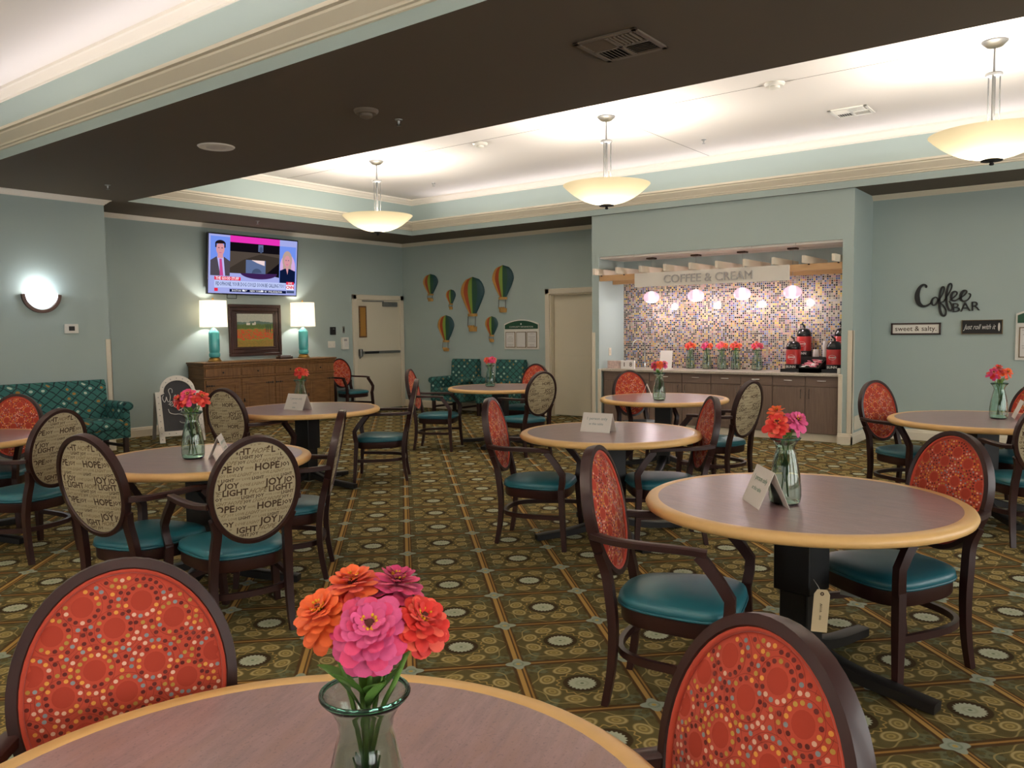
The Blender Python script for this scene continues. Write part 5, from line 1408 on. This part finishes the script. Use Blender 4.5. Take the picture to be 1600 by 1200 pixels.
plaque(-2.505, -1.92, 1.372, 1.525, 'framed white wall plaque reading sweet & salty.', 'dark_frame', 'white_card', 'word_dark', 'sweet & salty.', fw=.02)
plaque(-1.687, -1.242, 1.375, 1.552, 'black wall plaque reading Just roll with it in white script', 'word_light', 'black_matte', 'paper', 'Just roll with it', .3, fw=.008)

# ---------------------------------------------------------------- ceiling fittings
def vent(x, y, z, w_, lab, mat):
    t = thing('ceiling_vent', lab, 'vent', (x, y, z))
    h = w_/2; b = MB()
    for q in ((-h, h, -h, -h+.035), (-h, h, h-.035, h), (-h, -h+.035, -h, h), (h-.035, h, -h, h)): b.box(q[0], q[1], q[2], q[3], -.012, 0, bev=.003)
    b.build('frame', mat, t, 0)
    MB().box(-h+.03, h-.03, -h+.03, h-.03, -.002, 0).build('backing', 'black_matte', t, 0)
    for qx in (-1, 1):
        for qy in (-1, 1):
            for k in range(6):
                d = .015 + k*(h-.055)/6; M = Matrix.Translation((qx*(h-.03)/2, qy*(h-.03)/2, -.008))
                Rm = Matrix.Rotation(0 if qx*qy > 0 else pi/2, 4, 'Z')
                b = MB().box(-(h-.05)/2, (h-.05)/2, -.009, .009, -.001, .001, M=M @ Rm @ Matrix.Translation((0, -(h-.05)/2 + d, 0)) @ Matrix.Rotation(radians(35)*(1 if qy > 0 else -1), 4, 'X'))
                b.build('slat', mat, t, 0)
    b = MB().box(-.012, .012, -h+.03, h-.03, -.014, -.002); b.box(-h+.03, h-.03, -.012, .012, -.014, -.002); b.build('divider', mat, t, 0)
simple('vent_tan', '#6f6254', .6)
vent(-2.49, 4.39, ZC, .42, 'square louvred air vent in the brown soffit', 'vent_tan'); vent(-2.48, 9.40, ZT, .40, 'square louvred air vent in the white tray ceiling', 'white_plastic')
t = thing('ceiling_speaker', 'round white perforated speaker grille in the soffit', 'speaker', (-6.70, 4.38, ZC))
MB().lathe([(0, -.006), (.085, -.008), (.09, -.012), (.155, -.010), (.165, 0), (0, 0)], 36).build('ring', 'white_plastic', t); MB().lathe([(0, -.0105), (.085, -.0105)], 30).build('grille', 'paper', t)
def smoke(x, y, z, lab, mat):
    t = thing('smoke_detector', lab, 'detector', (x, y, z))
    MB().lathe([(0, 0), (.095, 0), (.095, -.012), (.08, -.03), (0, -.03)], 28).build('base', mat, t); MB().lathe([(.05, -.03), (.05, -.05), (.03, -.062), (0, -.064)], 20).build('sensor_dome', mat, t)
smoke(-4.74, 4.41, ZC, 'tan smoke detector in the brown soffit', 'vent_tan'); smoke(-6.52, 7.96, ZT, 'smoke detector between the pendants toward the television', 'white_plastic'); smoke(-2.78, 7.85, ZT, 'smoke detector between the pendants toward the wall signs', 'white_plastic')
def sprinkler(x, y, z, lab):
    t = thing('sprinkler', lab, 'sprinkler', (x, y, z)); MB().lathe([(0, 0), (.032, 0), (.03, -.006), (.012, -.01), (.009, -.035), (0, -.035)], 16).build('body', 'steel', t); MB().lathe([(0, -.05), (.02, -.05), (.018, -.047), (.004, -.046), (.004, -.033)], 12).build('deflector', 'steel', t)
sprinkler(-9.33, 4.69, ZC, 'sprinkler head in the soffit by the sofa wall crown'); sprinkler(-4.75, 4.77, ZC, 'sprinkler head beside the tan smoke detector'); sprinkler(-10.64, 7.62, ZC, 'sprinkler head in the soffit above the television')
sprinkler(-4.28, 9.6, ZT, 'sprinkler head in tray ceiling before the bar'); sprinkler(-8.82, 9.6, ZT, 'sprinkler head in tray ceiling toward the balloons')
def pendant(x, y, lab, watts=PENDANT_W):
    t = thing('pendant_light', lab, 'pendant', (x, y, ZT), 0, 'bowl pendant lights')
    MB().lathe([(0, 0), (.10, 0), (.098, -.01), (.06, -.045), (.02, -.055), (0, -.055)], 24).build('canopy', 'brushed', t)
    b = MB().tube([(0, 0, -.05), (0, 0, -.27)], .009, 8); b.build('stem', 'brushed', t)
    MB().lathe([(0, -.255), (.06, -.258), (.066, -.27), (.06, -.283), (0, -.285)], 20).build('collar', 'brushed', t)
    for k in range(3):
        a = 2*pi*k/3 + .5; MB().tube([(.048*cos(a), .048*sin(a), -.28), (.048*cos(a), .048*sin(a), -.80)], .006, 6).build('rod', 'brushed', t)
    MB().tube([(0, 0, -.28), (0, 0, -.93)], .014, 8).build('conduit', 'brushed', t)
    prof = []
    for i in range(13):
        f = i/12; r = .48*f; prof.append((r, -.955 + .215*(f**2.3)))
    MB().lathe(prof, 48).build('bowl', 'bowl_glass', t, 70)
    MB().lathe([(0, -.95), (.05, -.952), (.085, -.965), (.08, -.972), (.02, -.975), (.012, -.985), (.02, -.995), (.015, -1.005), (0, -1.008)], 20).build('finial', 'black_matte', t)
    point_light('pendant_lamp', (0, 0, -.80), watts, PEND_COL, .06, t)
pendant(*PEND2[0], 'bowl pendant light hanging toward the television end'); pendant(*PEND2[1], 'bowl pendant light hanging over the middle, before the coffee bar'); pendant(*PEND2[2], 'bowl pendant light hanging toward the wall signs')
for p, lb in zip(PEND1, ('sofa', 'rose-pink zinnia table', 'window wall')): pendant(*p, 'bowl pendant light in the other ceiling tray, hanging toward the ' + lb, PENDANT1_W[PEND1.index(p)])
